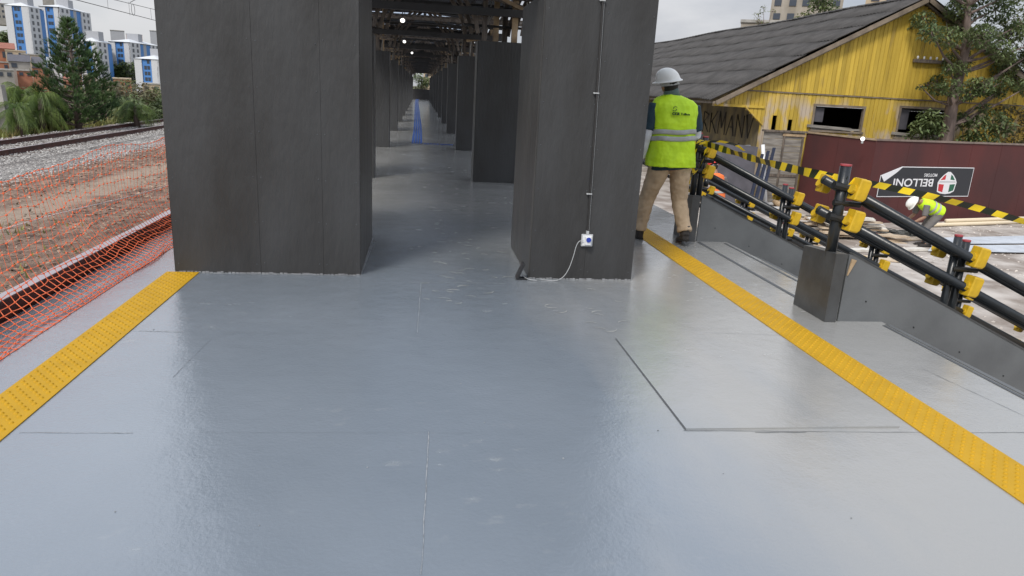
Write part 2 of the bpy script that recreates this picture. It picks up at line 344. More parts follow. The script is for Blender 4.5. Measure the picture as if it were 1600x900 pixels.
# ballast
def ballast_material():
    m = mat('ballast', (.36, .34, .32), .9, col2=(.21, .19, .175), vscale=.6)
    n = m.node_tree; k = n.links.new; b = n.nodes['Principled BSDF']
    t = n.nodes.new('ShaderNodeTexCoord'); v = n.nodes.new('ShaderNodeTexVoronoi'); v.inputs['Scale'].default_value = 16; k(t.outputs['Object'], v.inputs['Vector'])
    hs = n.nodes.new('ShaderNodeSeparateColor'); k(v.outputs['Color'], hs.inputs[0])
    mr = n.nodes.new('ShaderNodeMapRange'); mr.inputs['To Min'].default_value = .45; mr.inputs['To Max'].default_value = 1.35; k(hs.outputs[0], mr.inputs[0])
    h = n.nodes.new('ShaderNodeHueSaturation'); s = b.inputs['Base Color'].links[0].from_socket; k(s, h.inputs['Color']); k(mr.outputs[0], h.inputs['Value']); k(h.outputs[0], b.inputs['Base Color'])
    bn = n.nodes.new('ShaderNodeBump'); bn.inputs['Strength'].default_value = 1; bn.inputs['Distance'].default_value = .06; bn.invert = True; k(v.outputs['Distance'], bn.inputs['Height']); k(bn.outputs[0], b.inputs['Normal'])
    return m
M['ballast'] = ballast_material()
prof = [(-9.7, ZL - .05), (-10.1, ZL + .03), (-11.3, ZL + .05), (-11.75, ZL + .1), (-14.75, ZL + .1), (-15.5, ZL - .05)]
mb = MB()
ysb = [2 + j * 2 for j in range(75)]
for j in range(len(ysb) - 1):
    for i in range(len(prof) - 1):
        (xa, za), (xb, zb) = prof[i], prof[i + 1]; mb.quad((xa, ysb[j], za), (xa, ysb[j + 1], za), (xb, ysb[j + 1], zb), (xb, ysb[j], zb))
tag(mb.build('ballast', M['ballast']), kind='structure')
M['stone'] = mat('ballast_stone', (.37, .355, .335), .9, island=.5)
mb = MB()
for i in range(24000):
    y = 13 + 35 * random.random() ** 1.2; x = random.uniform(-15.2, -9.6)
    z = ZL + (.03 if x > -11.3 else .1); s_ = random.uniform(.018, .042)
    if random.random() < .15 and x > -10.4: x += random.uniform(0, .7)
    c = Vector((x, y, z + s_ * .4)); ra_ = random.uniform(0, 1.57); ca_, sa_ = cos(ra_) * s_, sin(ra_) * s_; p = [c + Vector((random.uniform(.6, 1.1) * sx_, random.uniform(.6, 1.1) * sy_, random.uniform(-.2, .2) * s_ + random.uniform(.3, .7) * sz_ * s_)) for sx_, sy_, sz_ in ((ca_, sa_, 0), (-sa_, ca_, 0), (-ca_, -sa_, 0), (sa_, -ca_, 0), (random.uniform(-.4, .4) * s_, random.uniform(-.4, .4) * s_, 1))]
    for a in range(4): mb.f.append((len(mb.v) + a, len(mb.v) + (a + 1) % 4, len(mb.v) + 4)); mb.m.append(0)
    mb.v += [tuple(q) for q in p]
tag(mb.build('ballast_stones', M['stone']), kind='stuff', label='loose grey crushed stones covering the track bed', cat='ballast')
# railway track
tr = empty('railway_track', (-13.2, 30, ZL + .1), label='railway track with brown rails on grey stones left of the platform', cat='railway track')
def rail_profile(x, y0, y1, z):  # local to the track
    m_ = MB()
    m_.box(x - .065, x + .065, y0, y1, z, z + .02); m_.box(x - .012, x + .012, y0, y1, z + .02, z + .12); m_.box(x - .036, x + .036, y0, y1, z + .12, z + .155); return m_
for x in (-.8, .8):
    r_ = rail_profile(x, -28, 120, -.02 + .03).build('rail', M['rust'], tr)
    MB().box(x - .034, x + .034, -28, 120, .1651, .169).build('rail_head', M['railtop'], r_)
M['sleeper'] = mat('sleeper', (.10, .07, .055), .9, var=.4)
slm = MB().box(-1.3, 1.3, -.12, .12, -.08, .012).build('sleeper', M['sleeper'], tr); slm.location = (0, -16, 0)
for i in range(1, 95):
    c = slm.copy(); COL.objects.link(c); c.parent = tr; c.location = (0, -16 + i * .62, 0)

# right-hand yard
M['yard'] = mat('yard_ground', (.50, .46, .42), .9, col2=(.24, .20, .17), vscale=1.6, bump=.7, bscale=9, detail=12)
mb = MB(); gx = [3.7 + i * .9 for i in range(50)]; gy = [-4 + j * .9 for j in range(75)]
for y in gy:
    for x in gx: mb.v.append((x, y, ZR + random.uniform(-.012, .012)))
for j in range(len(gy) - 1):
    for i in range(len(gx) - 1):
        n_ = len(gx); mb.f.append((j * n_ + i, j * n_ + i + 1, (j + 1) * n_ + i + 1, (j + 1) * n_ + i)); mb.m.append(0)
tag(mb.build('yard', M['yard'], smooth=True), kind='structure')
M['rubble'] = mat('rubble', (.50, .45, .40), .9, island=.5)
mb = MB()
for i in range(5000):
    x = random.uniform(6, 19); y = random.uniform(8, 20.5); s_ = random.uniform(.008, .035)
    if abs(sin(x * .9 + 1) * cos(y * .7)) < .25: continue
    c = Vector((x, y, ZR)); p = [c + Vector((random.uniform(.5, 1.5) * a_ * s_, random.uniform(.5, 1.5) * b_ * s_, random.uniform(.2, .9) * c_ * s_)) for a_, b_, c_ in ((1, 0, 0), (0, 1, 0), (-1, 0, 0), (0, -1, 0), (0, 0, 1))]
    for a in range(4): mb.f.append((len(mb.v) + a, len(mb.v) + (a + 1) % 4, len(mb.v) + 4)); mb.m.append(0)
    mb.v += [tuple(q) for q in p]
tag(mb.build('rubble', M['rubble']), kind='stuff', label='small rubble and chips strewn over the dusty yard', cat='rubble')

# ------------------------------------------------------------------ platform
XE, XL = 3.62, -2.62
mb = MB().box(XL, XE, -5, 85, -1.7, 0)
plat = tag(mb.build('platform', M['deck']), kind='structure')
mb = MB()
def seam(mb_, a, b, w_=.004, z=.002):
    a, b = Vector(a), Vector(b); t = (b - a).normalized(); n_ = Vector((-t.y, t.x, 0)) * w_ / 2
    k_ = max(2, int((b - a).length / .06)); prev = None
    for i in range(k_ + 1):
        p = a.lerp(b, i / k_) + n_.normalized() * random.uniform(-.002, .002); ww = n_ * random.uniform(.5, 1.4)
        cur = (Vector((p.x - ww.x, p.y - ww.y, z)), Vector((p.x + ww.x, p.y + ww.y, z)))
        if prev: mb_.quad(prev[0], cur[0], cur[1], prev[1])
        prev = cur
def fl(px, py): return at_z(px, py, 0)
seam(mb, fl(658, 442), fl(652, 520), .003); seam(mb, fl(670, 675), fl(658, 898), .0035)
seam(mb, fl(640, 441), fl(790, 443), .004); seam(mb, fl(205, 517), fl(283, 519), .004); seam(mb, fl(30, 676), fl(208, 677), .004)
seam(mb, fl(300, 427), fl(555, 431), .014, .0025); seam(mb, fl(564, 429), fl(585, 378), .012, .0025)
seam(mb, fl(850, 441), fl(985, 445), .004)
mb.build('filler_line', M['seam_w'], plat)
mb = MB()
seam(mb, fl(345, 520), fl(650, 522), .0012); seam(mb, fl(300, 676), fl(740, 677), .0010); seam(mb, fl(1000, 577), fl(1130, 580), .003)
seam(mb, fl(1068, 651), fl(1190, 655), .002); seam(mb, fl(1068, 673), fl(1440, 676), .003); seam(mb, fl(1470, 677), fl(1600, 676), .004); seam(mb, fl(1440, 576), fl(1600, 650), .003)
seam(mb, fl(270, 590), fl(330, 530), .0015); seam(mb, fl(1180, 676), fl(1260, 676), .004)
seam(mb, fl(580, 340), fl(800, 345), .003); seam(mb, fl(1100, 520), fl(1250, 525), .002)
for yy in (9.2, 10.6, 12.0, 14.6, 16.9): seam(mb, (-.5, yy, 0), (.95, yy, 0), .003)
mb.build('joint_line', M['seam_d'], plat)
# overlapping plywood sheet on the right
a0, a1 = fl(967, 530), fl(1067, 672)
mb = MB().box(1.352, 2.52, a1.y, a0.y + .02, .0, .009)
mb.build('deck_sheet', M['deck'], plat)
MB().box(1.3465, 1.3515, a1.y, a0.y, .001, .0035).build('sheet_gap', M['seam_d'], plat)
# paint chips and grit
mb = MB()
for px, py in ((574, 731), (405, 822), (880, 717), (1028, 673), (757, 661), (240, 515), (180, 800), (470, 640), (960, 560), (1130, 740), (720, 600), (1330, 810)):
    c = fl(px, py); s_ = random.uniform(.003, .006); mb.ball((c.x, c.y, .003), (s_, s_ * .7, s_ * .5), 6, 4)
mb.build('paint_chip', M['seam_w'], plat)
rf = random.Random(12); mb = MB()
for i in range(65):
    px, py = rf.gauss(712, 38), 285 + 190 * rf.random() ** .9
    if rf.random() < .25: px, py = rf.uniform(860, 985), rf.uniform(452, 520)
    c = fl(px, py)
    if c.x < -.42 or (c.x > .93 and 5.95 < c.y < 7.35): continue
    a0_ = rf.uniform(-.6, .6); R_ = rf.uniform(.03, .07); n_ = 6; w_ = rf.uniform(.004, .009); sg = rf.choice((1, 1, -1)); pr = None
    for q in range(n_ + 1):
        t_ = a0_ + (q / n_ - .5) * 1.9; ww = w_ * sin(pi * (q + .5) / (n_ + 1)) * rf.uniform(.6, 1.3)
        cu = (Vector((c.x + (R_ - ww) * sin(t_), c.y + sg * (R_ - ww) * cos(t_), .0022)), Vector((c.x + (R_ + ww) * sin(t_), c.y + sg * (R_ + ww) * cos(t_), .0022)))
        if pr: mb.quad(pr[0], cu[0], cu[1], pr[1]) if sg < 0 else mb.quad(pr[0], pr[1], cu[1], cu[0])
        pr = cu
so_ = mb.build('dusty_footprints', M['scuff'], plat); so_['kind'] = 'stuff'
# threshold grooves at the stair opening and platform edges
MB().box(3.235, 3.27, 5.45, 7.78, .0012, .004).build('threshold_groove', M['seam_d'], plat)
MB().box(3.55, 3.575, 5.15, 7.75, .0012, .004).build('edge_groove', M['seam_d'], plat)
MB().box(3.60, 3.635, -5, 4.8, -.03, .006).build('edge_trim', M['panel'], plat)
MB().box(3.56, 3.585, -5, 4.78, .0012, .004).build('edge_groove', M['seam_d'], plat)

# tactile strips
def tactile(name, x0, x1, y0, y1, m, **k):
    mb_ = MB().box(0, x1 - x0, 0, y1 - y0, 0, .0045)
    sp = .062; nx_ = int(round((x1 - x0 - .02) / sp)) ; j = 0; y = .025
    while y < y1 - y0 - .02:
        for i in range(nx_):
            x = .028 + i * sp + (sp / 2 if j % 2 else 0)
            if x > x1 - x0 - .015: continue
            b_ = len(mb_.v); n_ = 8
            for (q, zz) in ((1., .0046), (.55, .0118)):
                for a in range(n_): mb_.v.append((x + .0115 * q * cos(2 * pi * a / n_), y + .0105 * q * sin(2 * pi * a / n_), zz))
            for a in range(n_): mb_.f.append((b_ + a, b_ + (a + 1) % n_, b_ + n_ + (a + 1) % n_, b_ + n_ + a)); mb_.m.append(0)
            mb_.f.append(tuple(b_ + n_ + a for a in range(n_))); mb_.m.append(0)
        y += .034; j += 1
    o = mb_.build(name, m); o.location = (x0, y0, .001)
    return tag(o, **k)
tactile('tactile_strip', -2.055, -1.80, 1.5, 5.985, M['yellow_tac'], label='yellow studded tactile strip ending under the big column on the left', cat='tactile strip', group='tactile strips')
tactile('tactile_strip', 2.60, 2.875, 1.2, 30, M['yellow_tac'], label='yellow studded tactile strip on the right that the worker walks along', cat='tactile strip', group='tactile strips')
# blue directional strip through the corridor (four ribs), turning right at its near end
bt = empty('tactile_strip', (0, 20.6, .001)); tag(bt, 'blue ribbed tactile strip running through the corridor of columns', 'tactile strip', 'tactile strips')
def bx_(y): return -.06 - max(0, (y - 28)) * .0062 if y < 70 else -.32
for k_ in range(4):
    mb = MB(); y = 20.6
    while y < 84:
        xa, xb = bx_(y) - .16 + k_ * .08, bx_(y + 3) - .16 + k_ * .08
        mb.hexa([(xa, y - 20.6, 0), (xa + .055, y - 20.6, 0), (xb + .055, y - 17.6, 0), (xb, y - 17.6, 0), (xa, y - 20.6, .012), (xa + .055, y - 20.6, .012), (xb + .055, y - 17.6, .012), (xb, y - 17.6, .012)]); y += 3
    mb.build('rib', M['blue_tac'], bt)
mb = MB()
for i in range(5): mb.box(.12 + i * .09, .18 + i * .09, -.05, .10, 0, .012)
mb.box(.58, .95, -.03, .03, 0, .012); mb.build('turn_tile', M['blue_tac'], bt)

# rusty edge beam on the track side
eb = empty('edge_beam', (-2.68, 0, 0)); tag(eb, 'rusty brown steel beam along the platform edge behind the orange net', 'beam')
mb = MB().box(-.03, .03, -4, 60, -.16, .10); mb.box(-.05, .045, -4, 60, .10, .125); mb.build('web', M['rust'], eb)
MB().box(-.045, .04, -4, 60, .1255, .131).build('worn_top', M['railtop'], eb)

# ------------------------------------------------------------------ columns
HT = 2.37
def column(x0, x1, y0, y1, splits, label, side='L', near=False, h=HT):
    r = empty('clad_column', ((x0 + x1) / 2, (y0 + y1) / 2, 0)); tag(r, label, 'column', 'dark grey clad columns of the corridor')
    W, D = (x1 - x0) / 2, (y1 - y0) / 2
    cl = MB().box(-W + .006, W - .006, -D + .006, D - .006, 0, h - .005).build('core', M['colpaint'], r)
    e = [-W] + [s_ - (x0 + x1) / 2 for s_ in splits] + [W]
    for i in range(len(e) - 1):
        g = .0004; o_ = random.uniform(0, .0012)
        MB().box(e[i] + g, e[i + 1] - g, -D - o_, -D + .012, .004, h).build('panel', M['colpaint'], r, bevel=.0015 if near else 0)
        MB().box(e[i] + g, e[i + 1] - g, D - .012, D + o_, .004, h).build('panel', M['colpaint'], r)
    for sg in (-1, 1):
        f_ = M['colpaint2']
        MB().box(sg * W - .010, sg * W + .002, -D + .014, D - .014, .004, h).build('side_panel', f_, r)
    if near:
        sc_ = MB(); rs = random.Random(int(x0 * 100))
        for e_i in range(len(e) - 1):
            for xx in (e[e_i] + .03, e[e_i + 1] - .03):
                for q in range(7):
                    zq = .08 + q * .36 + rs.uniform(-.02, .02); sc_.tube([(xx + rs.uniform(-.006, .006), -D - .0024, zq), (xx, -D + .001, zq)], .0045, 8)
        sc_.build('screw_heads', M['seam_d'], r)
        mb_ = MB(); [mb_.box(-W + .03 * q_, -W + .03 * q_ + rs.uniform(.02, .03), -D - rs.uniform(.004, .014), -D - .0015, .001, rs.uniform(.003, .013)) for q_ in range(int(2 * W / .03))]; mb_.box(-W - .006, -W - .002, -D, D, .001, .008); mb_.box(W + .002, W + .008, -D, D, .001, .007)
        mb_.build('base_filler', M['trimpaint'], r)
    return r
yr = [6.0, 12.56, 18.92, 25.8, 32.4] + [39.0 + 6.55 * i for i in range(7)]
ordn = ['nearest', 'second', 'third', 'fourth', 'fifth', 'sixth', 'seventh', 'eighth', 'ninth', 'tenth', 'eleventh', 'twelfth']
for i, y in enumerate(yr):
    if i == 0:
        column(-1.99, -.485, 6.0, 7.55, (-1.305, -.79), 'widest dark grey column filling the left foreground, standing on the yellow strip', near=True)
        rc = column(.985, 1.915, 6.0, 7.3, (1.475,), 'dark grey column with power socket and conduit, right foreground', near=True)
    else:
        column(-1.75, -.78, y, y + .55, (), f'{ordn[i]} plain grey column from the camera along the left side of the corridor')
        column(.955, 1.90, y, y + .52, (), f'{ordn[i]} plain grey column from the camera along the right side of the corridor')
# gable fence at the far end
fe = empty('end_fence', (.45, 84.5, 0)); tag(fe, 'low dark fence closing the far end of the corridor', 'fence')
mb = MB(); mb.box(-2.2, 2.2, -.03, .03, 0, 1.15); mb.build('board', M['steel_d'], fe)
mb = MB(); mb.box(-2.2, 2.2, -.04, .04, 1.22, 1.28); mb.build('handrail', M['steel_d'], fe)
for x in (-2.1, -1, 0, 1.05, 2.1): MB().box(x - .03, x + .03, -.05, .05, 0, 1.3).build('post', M['steel_d'], fe)

# ------------------------------------------------------------------ canopy and trusses
can = empty('canopy_roof', (.1, 40, 4.2)); tag(can, 'long dark corrugated canopy roof over the platform corridor', 'roof')
XA, XB = -2.0, 2.1
def roofz(x): return 3.62 + .13 * (1 - abs(x - .1) / 3.2) - .02 * x
def sheet(y0, y1, xa, xb, m, nm):
    mb_ = MB(); k_ = int((y1 - y0) / .06); 
    for i in range(k_):
        ya, yb = y0 + (y1 - y0) * i / k_, y0 + (y1 - y0) * (i + 1) / k_; za, zb = .018 * sin(ya * 2 * pi / .24), .018 * sin(yb * 2 * pi / .24)
        for (p, q) in ((xa, .1), (.1, xb)) if xa < .1 < xb else ((xa, xb),):
            mb_.quad((p, ya, roofz(p) + za), (q, ya, roofz(q) + za), (q, yb, roofz(q) + zb), (p, yb, roofz(p) + zb))
    for i in range(len(mb_.v)): v = mb_.v[i]; mb_.v[i] = (v[0] - .1, v[1] - 40, v[2] - 4.2)
    o = mb_.build(nm, m, can, smooth=True)
    if nm == 'pale_roof_sheet': return o
    sm = o.modifiers.new('s', 'SOLIDIFY'); sm.thickness = .006; return o
segs = []; y = 5.3
while y < 85:
    segs.append((y, y + 1.5, 'sheet_d')); segs.append((y + 1.5, y + 2.1, 'sheet_l')); y += 2.1
for (ya, yb, mm) in segs: sheet(ya, yb - .01, XA, XB, M[mm], 'roof_sheet' if mm == 'sheet_d' else 'pale_roof_sheet')
for x in (-1.85, -1.0, .1, 1.2, 2.1):
    MB().box(x - .14, x - .06, -34.6, 45, roofz(x) - 4.2 - .13, roofz(x) - 4.2 - .022).build('purlin', M['steel_d'], can)
rafter = MB().box(-2.1, 2.05, -.035, .035, -.68, -.60)
r0 = rafter.build('rafter', M['steel_d'], can); r0.location = (0, -34.4, 0)
for i in range(1, 51):
    c = r0.copy(); COL.objects.link(c); c.parent = can; c.location = (0, -34.4 + i * 1.55, 0)
def truss(i, y, w0, near):
    t = empty('roof_truss', (0, y + .28, HT)); tag(t, f'{ordn[i]} row of old timber posts and braces holding the canopy above its pair of columns', 'truss', 'timber trusses over the columns')
    H = 3.5 - HT; rr = random.Random(100 + i)
    for sg, (xa, xb) in ((-1, (-1.7, -.84)), (1, (1.0, 1.85))):
        for k_ in range(5):
            x = xa + (xb - xa) * (k_ + .5 + rr.uniform(-.2, .2)) / 5; yy = rr.choice((-.15, 0, .15)); w_ = rr.uniform(.045, .10)
            MB().box(x - w_ / 2, x + w_ / 2, yy - w_ / 2, yy + w_ / 2, 0, H).build('post', M['wood_l'] if rr.random() < .35 else M['wood'], t)
        for k_ in range(5):
            x = xa + (xb - xa) * rr.random(); MB().tube([(x, rr.uniform(-.27, .27), 0), (x + rr.uniform(-.12, .12), rr.uniform(-.27, .27), H)], .012, 6).build('rod', M['galv_rod'], t)
        for k_ in range(3):
            x = xa + (xb - xa) * rr.random(); z = rr.uniform(.25, .8); MB().bar((x - .35, -.22, z), (x + .35, -.2, z + rr.uniform(-.3, .3)), .05, .06).build('brace', M['wood_l'] if k_ == 0 else M['wood'], t)
        for k_ in range(3):      # curved braces toward the corridor centre
            xo = (xb if sg < 0 else xa) - sg * (.05 + .10 * k_); yy = -.16 + .16 * k_
            pts = [(xo - sg * (.75 * (q / 5) ** 1.7), yy, .12 + (H - .1) * q / 5) for q in range(6)]
            mb_ = MB()
            for a in range(5): mb_.bar(pts[a], pts[a + 1], .06, .07, up=(0, 1, 0))
            mb_.build('brace', M['wood'], t)
            pts = [(xo + sg * (.75 + .45 * (q / 5) ** 1.7), yy, .12 + (H - .1) * q / 5) for q in range(6)]
            mb_ = MB()
            for a in range(5): mb_.bar(pts[a], pts[a + 1], .06, .07, up=(0, 1, 0))
            mb_.build('brace', M['wood'], t)
        for k_ in range(3):
            z = .25 + .28 * k_; MB().tube([(xa - .3, rr.uniform(-.25, .25), z), (xb + .3, rr.uniform(-.25, .25), z + rr.uniform(-.05, .05))], .022, 8).build('pipe', M['steel_d'], t)
        for k_ in range(3):
            x = xa + (xb - xa) * rr.random(); MB().tube([(x, -.5, .55 + .1 * k_), (x, 6.0, .55 + .1 * k_)], .02, 6).build('pipe', M['steel_d'], t)
    for yy, z in ((-.26, .40), (.26, .50)): MB().box(-2.05, 2.15, yy - .045, yy + .045, z, z + .12).build('tie_beam', M['steel_d'], t)
    MB().tube([(-2.0, -.4, .72), (2.2, -.4, .68)], .025, 8).build('pipe', M['steel_d'], t)
    MB().tube([(-2.0, 2.4, .52), (2.2, 2.2, .56)], .022, 8).build('pipe', M['wood'], t)
    MB().box(-2.05, 2.15, 3.2, 3.26, .55, .62).build('tie_beam', M['wood'], t)
for i, y in enumerate(yr): truss(i, y, 0, i < 3)
# ceiling lamps
em = bpy.data.materials.new('lamp_glow'); em.use_nodes = True; e_ = em.node_tree.nodes['Principled BSDF']; e_.inputs['Emission Color'].default_value = (1, .97, .9, 1); e_.inputs['Emission Strength'].default_value = 1.2
lamp_spots = [(at_y(629, 32, 13.6).x, 13.6), (at_y(632, 53, 20.2).x, 20.2), (-.32, 27.0), (at_y(790, 50, 14.6).x, 14.6), (1.35, 23.5)]
names_ = [ordn[i] + ' round white lamp of the row hanging under the canopy, counted from the camera' for i in range(3)] + ['lit white lamp above the space behind the second right column', 'lit white lamp above the space behind the third right column']
for i, (lx, y) in enumerate(lamp_spots):
    p = Vector((lx, y, at_y(629, 32, 13.6).z if i < 3 else 2.95)); lp = empty('hanging_lamp', p); tag(lp, names_[i], 'lamp', 'lamps under the canopy')
    MB().ball((0, 0, 0), (.042, .042, .038), 12, 8).build('bulb', em, lp, smooth=True)
    MB().tube([(0, 0, .04), (0, 0, 3.6 - p.z)], .008, 6).build('cord', M['black_p'], lp)

# ------------------------------------------------------------------ socket, conduit, cable, floor lamp
sk = empty('power_socket', (1.475, 5.998, .36)); tag(sk, 'grey wall socket with a white and blue plug low on the right column', 'socket')
mb = MB().box(-.052, .052, -.022, 0, -.055, .055); mb.build('back_box', M['grey_p'], sk, bevel=.006)
MB().box(-.043, .043, -.027, -.0222, -.046, .046).build('face_plate', M['white_p'], sk, bevel=.003)
MB().box(-.022, .028, -.062, -.0272, -.035, .038).build('plug', M['white_p'], sk, bevel=.006)
MB().tube([(.003, -.0625, .014), (.003, -.07, .014)], .022, 12).build('plug_button', M['blue_p'], sk)
MB().box(-.012, .012, -.022, -.002, .0555, .085).build('gland', M['grey_p'], sk)
cd = empty('conduit', (1.475, 5.985, .45)); tag(cd, 'thin dark conduit pipe running down the right column to the socket', 'conduit')
MB().tube([(0, 0, 0), (-.012, 0, .9), (-.03, 0, 1.9)], .0085, 8).build('pipe', M['steel_d'], cd)
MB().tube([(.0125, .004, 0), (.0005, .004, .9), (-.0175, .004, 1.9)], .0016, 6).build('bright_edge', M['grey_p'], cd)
for z in (.32, 1.16, 1.88):
    x = -.013 * z; m_ = MB().box(x - .026, x + .014, -.012, .006, z - .005, z + .005); m_.tube([(x - .028, -.014, z), (x - .028, .006, z)], .007, 8); m_.build('clip', M['grey_p'], cd)
mb = MB(); pp_ = [(1.44, 5.96, .36), (1.40, 5.955, .355), (1.375, 5.95, .31), (1.355, 5.945, .22), (1.32, 5.935, .11), (1.27, 5.925, .035), (1.2, 5.915, .006), (1.1, 5.93, .006), (1.02, 5.91, .007), (.965, 5.93, .012), (.93, 6.0, .02), (.90, 6.04, .07)]
def smooth_pts(P, k=6):
    P = [Vector(p) for p in P]; out = []
    for i in range(len(P) - 1):
        p0, p1, p2, p3 = P[max(i - 1, 0)], P[i], P[i + 1], P[min(i + 2, len(P) - 1)]
        for j in range(k):
            t = j / k; out.append(.5 * ((2 * p1) + (p2 - p0) * t + (2 * p0 - 5 * p1 + 4 * p2 - p3) * t * t + (3 * p1 - p0 - 3 * p2 + p3) * t ** 3))
    out.append(P[-1]); return out
tag(MB().tube(smooth_pts(pp_), .0032, 8).build('power_cable', M['grey_p'], smooth=True), 'thin white cable drooping from the socket to the floor', 'cable')
fl_ = empty('floor_spotlight', (.905, 5.99, 0)); tag(fl_, 'small black spotlight tilted on a bracket at the foot of the right column', 'spotlight')
MB().obox((-.012, -.02, .078), (.010, 0, -.004), (0, .045, 0), (.028, 0, .07)).build('lamp_body', M['black_p'], fl_, bevel=.004)
MB().obox((-.0265, -.022, .045), (.003, 0, -.001), (0, .036, 0), (.011, 0, .028)).build('lamp_glass', M['grey_p'], fl_)
mb = MB(); mb.box(-.035, .05, -.06, -.045, .0, .012); mb.box(-.035, .05, .01, .025, .0, .012); mb.box(.035, .05, -.045, .01, 0, .012); mb.build('bracket', M['black_p'], fl_)

# ------------------------------------------------------------------ orange net
net = empty('barrier_net', (-2.45, 0, 0)); tag(net, 'orange plastic mesh barrier net leaning over the platform edge beam', 'net')
def netpt(s_, y):  # s_: 0 bottom (on deck) .. 1 top
    wob = .03 * sin(y * 2.3 + s_ * 3) + .02 * sin(y * 5.1 + s_ * 7)
    P = [(-2.30, .004), (-2.36, .03), (-2.47, .07), (-2.58, .15), (-2.66, .30), (-2.68, .50), (-2.69, .72), (-2.70, .88)]
    f = s_ * (len(P) - 1); i = min(int(f), len(P) - 2); t = f - i
    x = P[i][0] * (1 - t) + P[i + 1][0] * t; z = P[i][1] * (1 - t) + P[i + 1][1] * t
    bag = max(0, .3 - abs(s_ - .15)) * .25 * (.5 + .5 * sin(y * .9))
    z2 = z + (.05 * sin(y * 1.1) + .02 * sin(y * 4)) * s_
    return Vector((x + wob * (s_ > .02) + bag * .3, y + .05 * sin(s_ * 6 + y), max(z2, .004)))
def strand(mb_, pts, w_):
    mb_.tube(pts, w_, 3, cap=False)
mb = MB(); NS = 17; Y0, Y1 = 1.6, 13.5; ny = int((Y1 - Y0) / .075)
grid = [[None] * (NS + 1) for _ in range(ny + 1)]
for j in range(ny + 1):
    for i in range(NS + 1):
        y = Y0 + j * .075 + random.uniform(-.010, .010); s_ = min(1, max(0, i / NS + random.uniform(-.010, .010)))
        grid[j][i] = netpt(s_, y)
for j in range(ny + 1): strand(mb, grid[j], [.0029 if i < NS * .5 else .0015 for i in range(NS + 1)])
for i in range(NS + 1): strand(mb, [grid[j][i] for j in range(ny + 1)], .0032 if i < NS * .5 else (.0018 if i < NS else .0028))
for j in range(0, ny + 1):
    for i in range(0, NS + 1): c = grid[j][i]; mb.obox(c, (.005, 0, 0), (0, .005, 0), (0, 0, .005))
for v in range(len(mb.v)): q = mb.v[v]; mb.v[v] = (q[0] + 2.45, q[1], q[2])
mb.build('mesh', M['net'], net)
MB().tube([(-.225 + .008 * sin(k_ * .5), 1.6 + .4 * k_, .56 - .042 * (.4 * k_ - 3.1) + .008 * sin(k_ * .8)) for k_ in range(30)], .004, 6).build('rope', M['rope'], net)
for y in (1.5, 11.8): MB().tube([(-.28, y, -.2), (-.28, y, 1.0)], .02, 8).build('post', M['rust'], net)

# ------------------------------------------------------------------ railings
SL = .445
def cover(parent, x, y, z, s_=1., ang=atan2(SL, 1), mm='ycap', dx=0):
    """chunky rounded yellow cover over a pipe joint"""
    c, sn = cos(ang * .55), sin(ang * .55)
    m_ = MB(); hw, hd, hh = .046 * s_, .060 * s_, .092 * s_
    # chamfered block, wider at the top right, leaning like a wedge
    prof_ = [(-hw, -hh), (hw * .8, -hh), (hw * 1.25, -hh * .72), (hw * 1.25, hh * .8), (hw * .95, hh), (-hw, hh)]
    n_ = len(prof_); b_ = 0
    for (yy, sc) in ((-hd, .90), (-hd * .82, 1.), (hd * .82, 1.), (hd, .90)):
        for (a, b) in prof_: a, b = a * sc, b * sc; m_.v.append((a * c + b * sn, yy, -a * sn * .9 + b * c))
    for r_ in range(3):
        for k_ in range(n_): m_.f.append((r_ * n_ + k_, r_ * n_ + (k_ + 1) % n_, (r_ + 1) * n_ + (k_ + 1) % n_, (r_ + 1) * n_ + k_)); m_.m.append(0)
    m_.f.append(tuple(reversed(range(n_)))); m_.m.append(0); m_.f.append(tuple(3 * n_ + k_ for k_ in range(n_))); m_.m.append(0)
    o = m_.build('joint_cover', M[mm], parent, bevel=.009 * s_); o.location = (x, y, z); 
    col = MB().tube([(-.07 * s_, 0, 0), (-.045 * s_, 0, -.01)], .041 * s_, 10).build('collar', M['ycap'], parent); col.location = (x, y, z + .01)
    return o
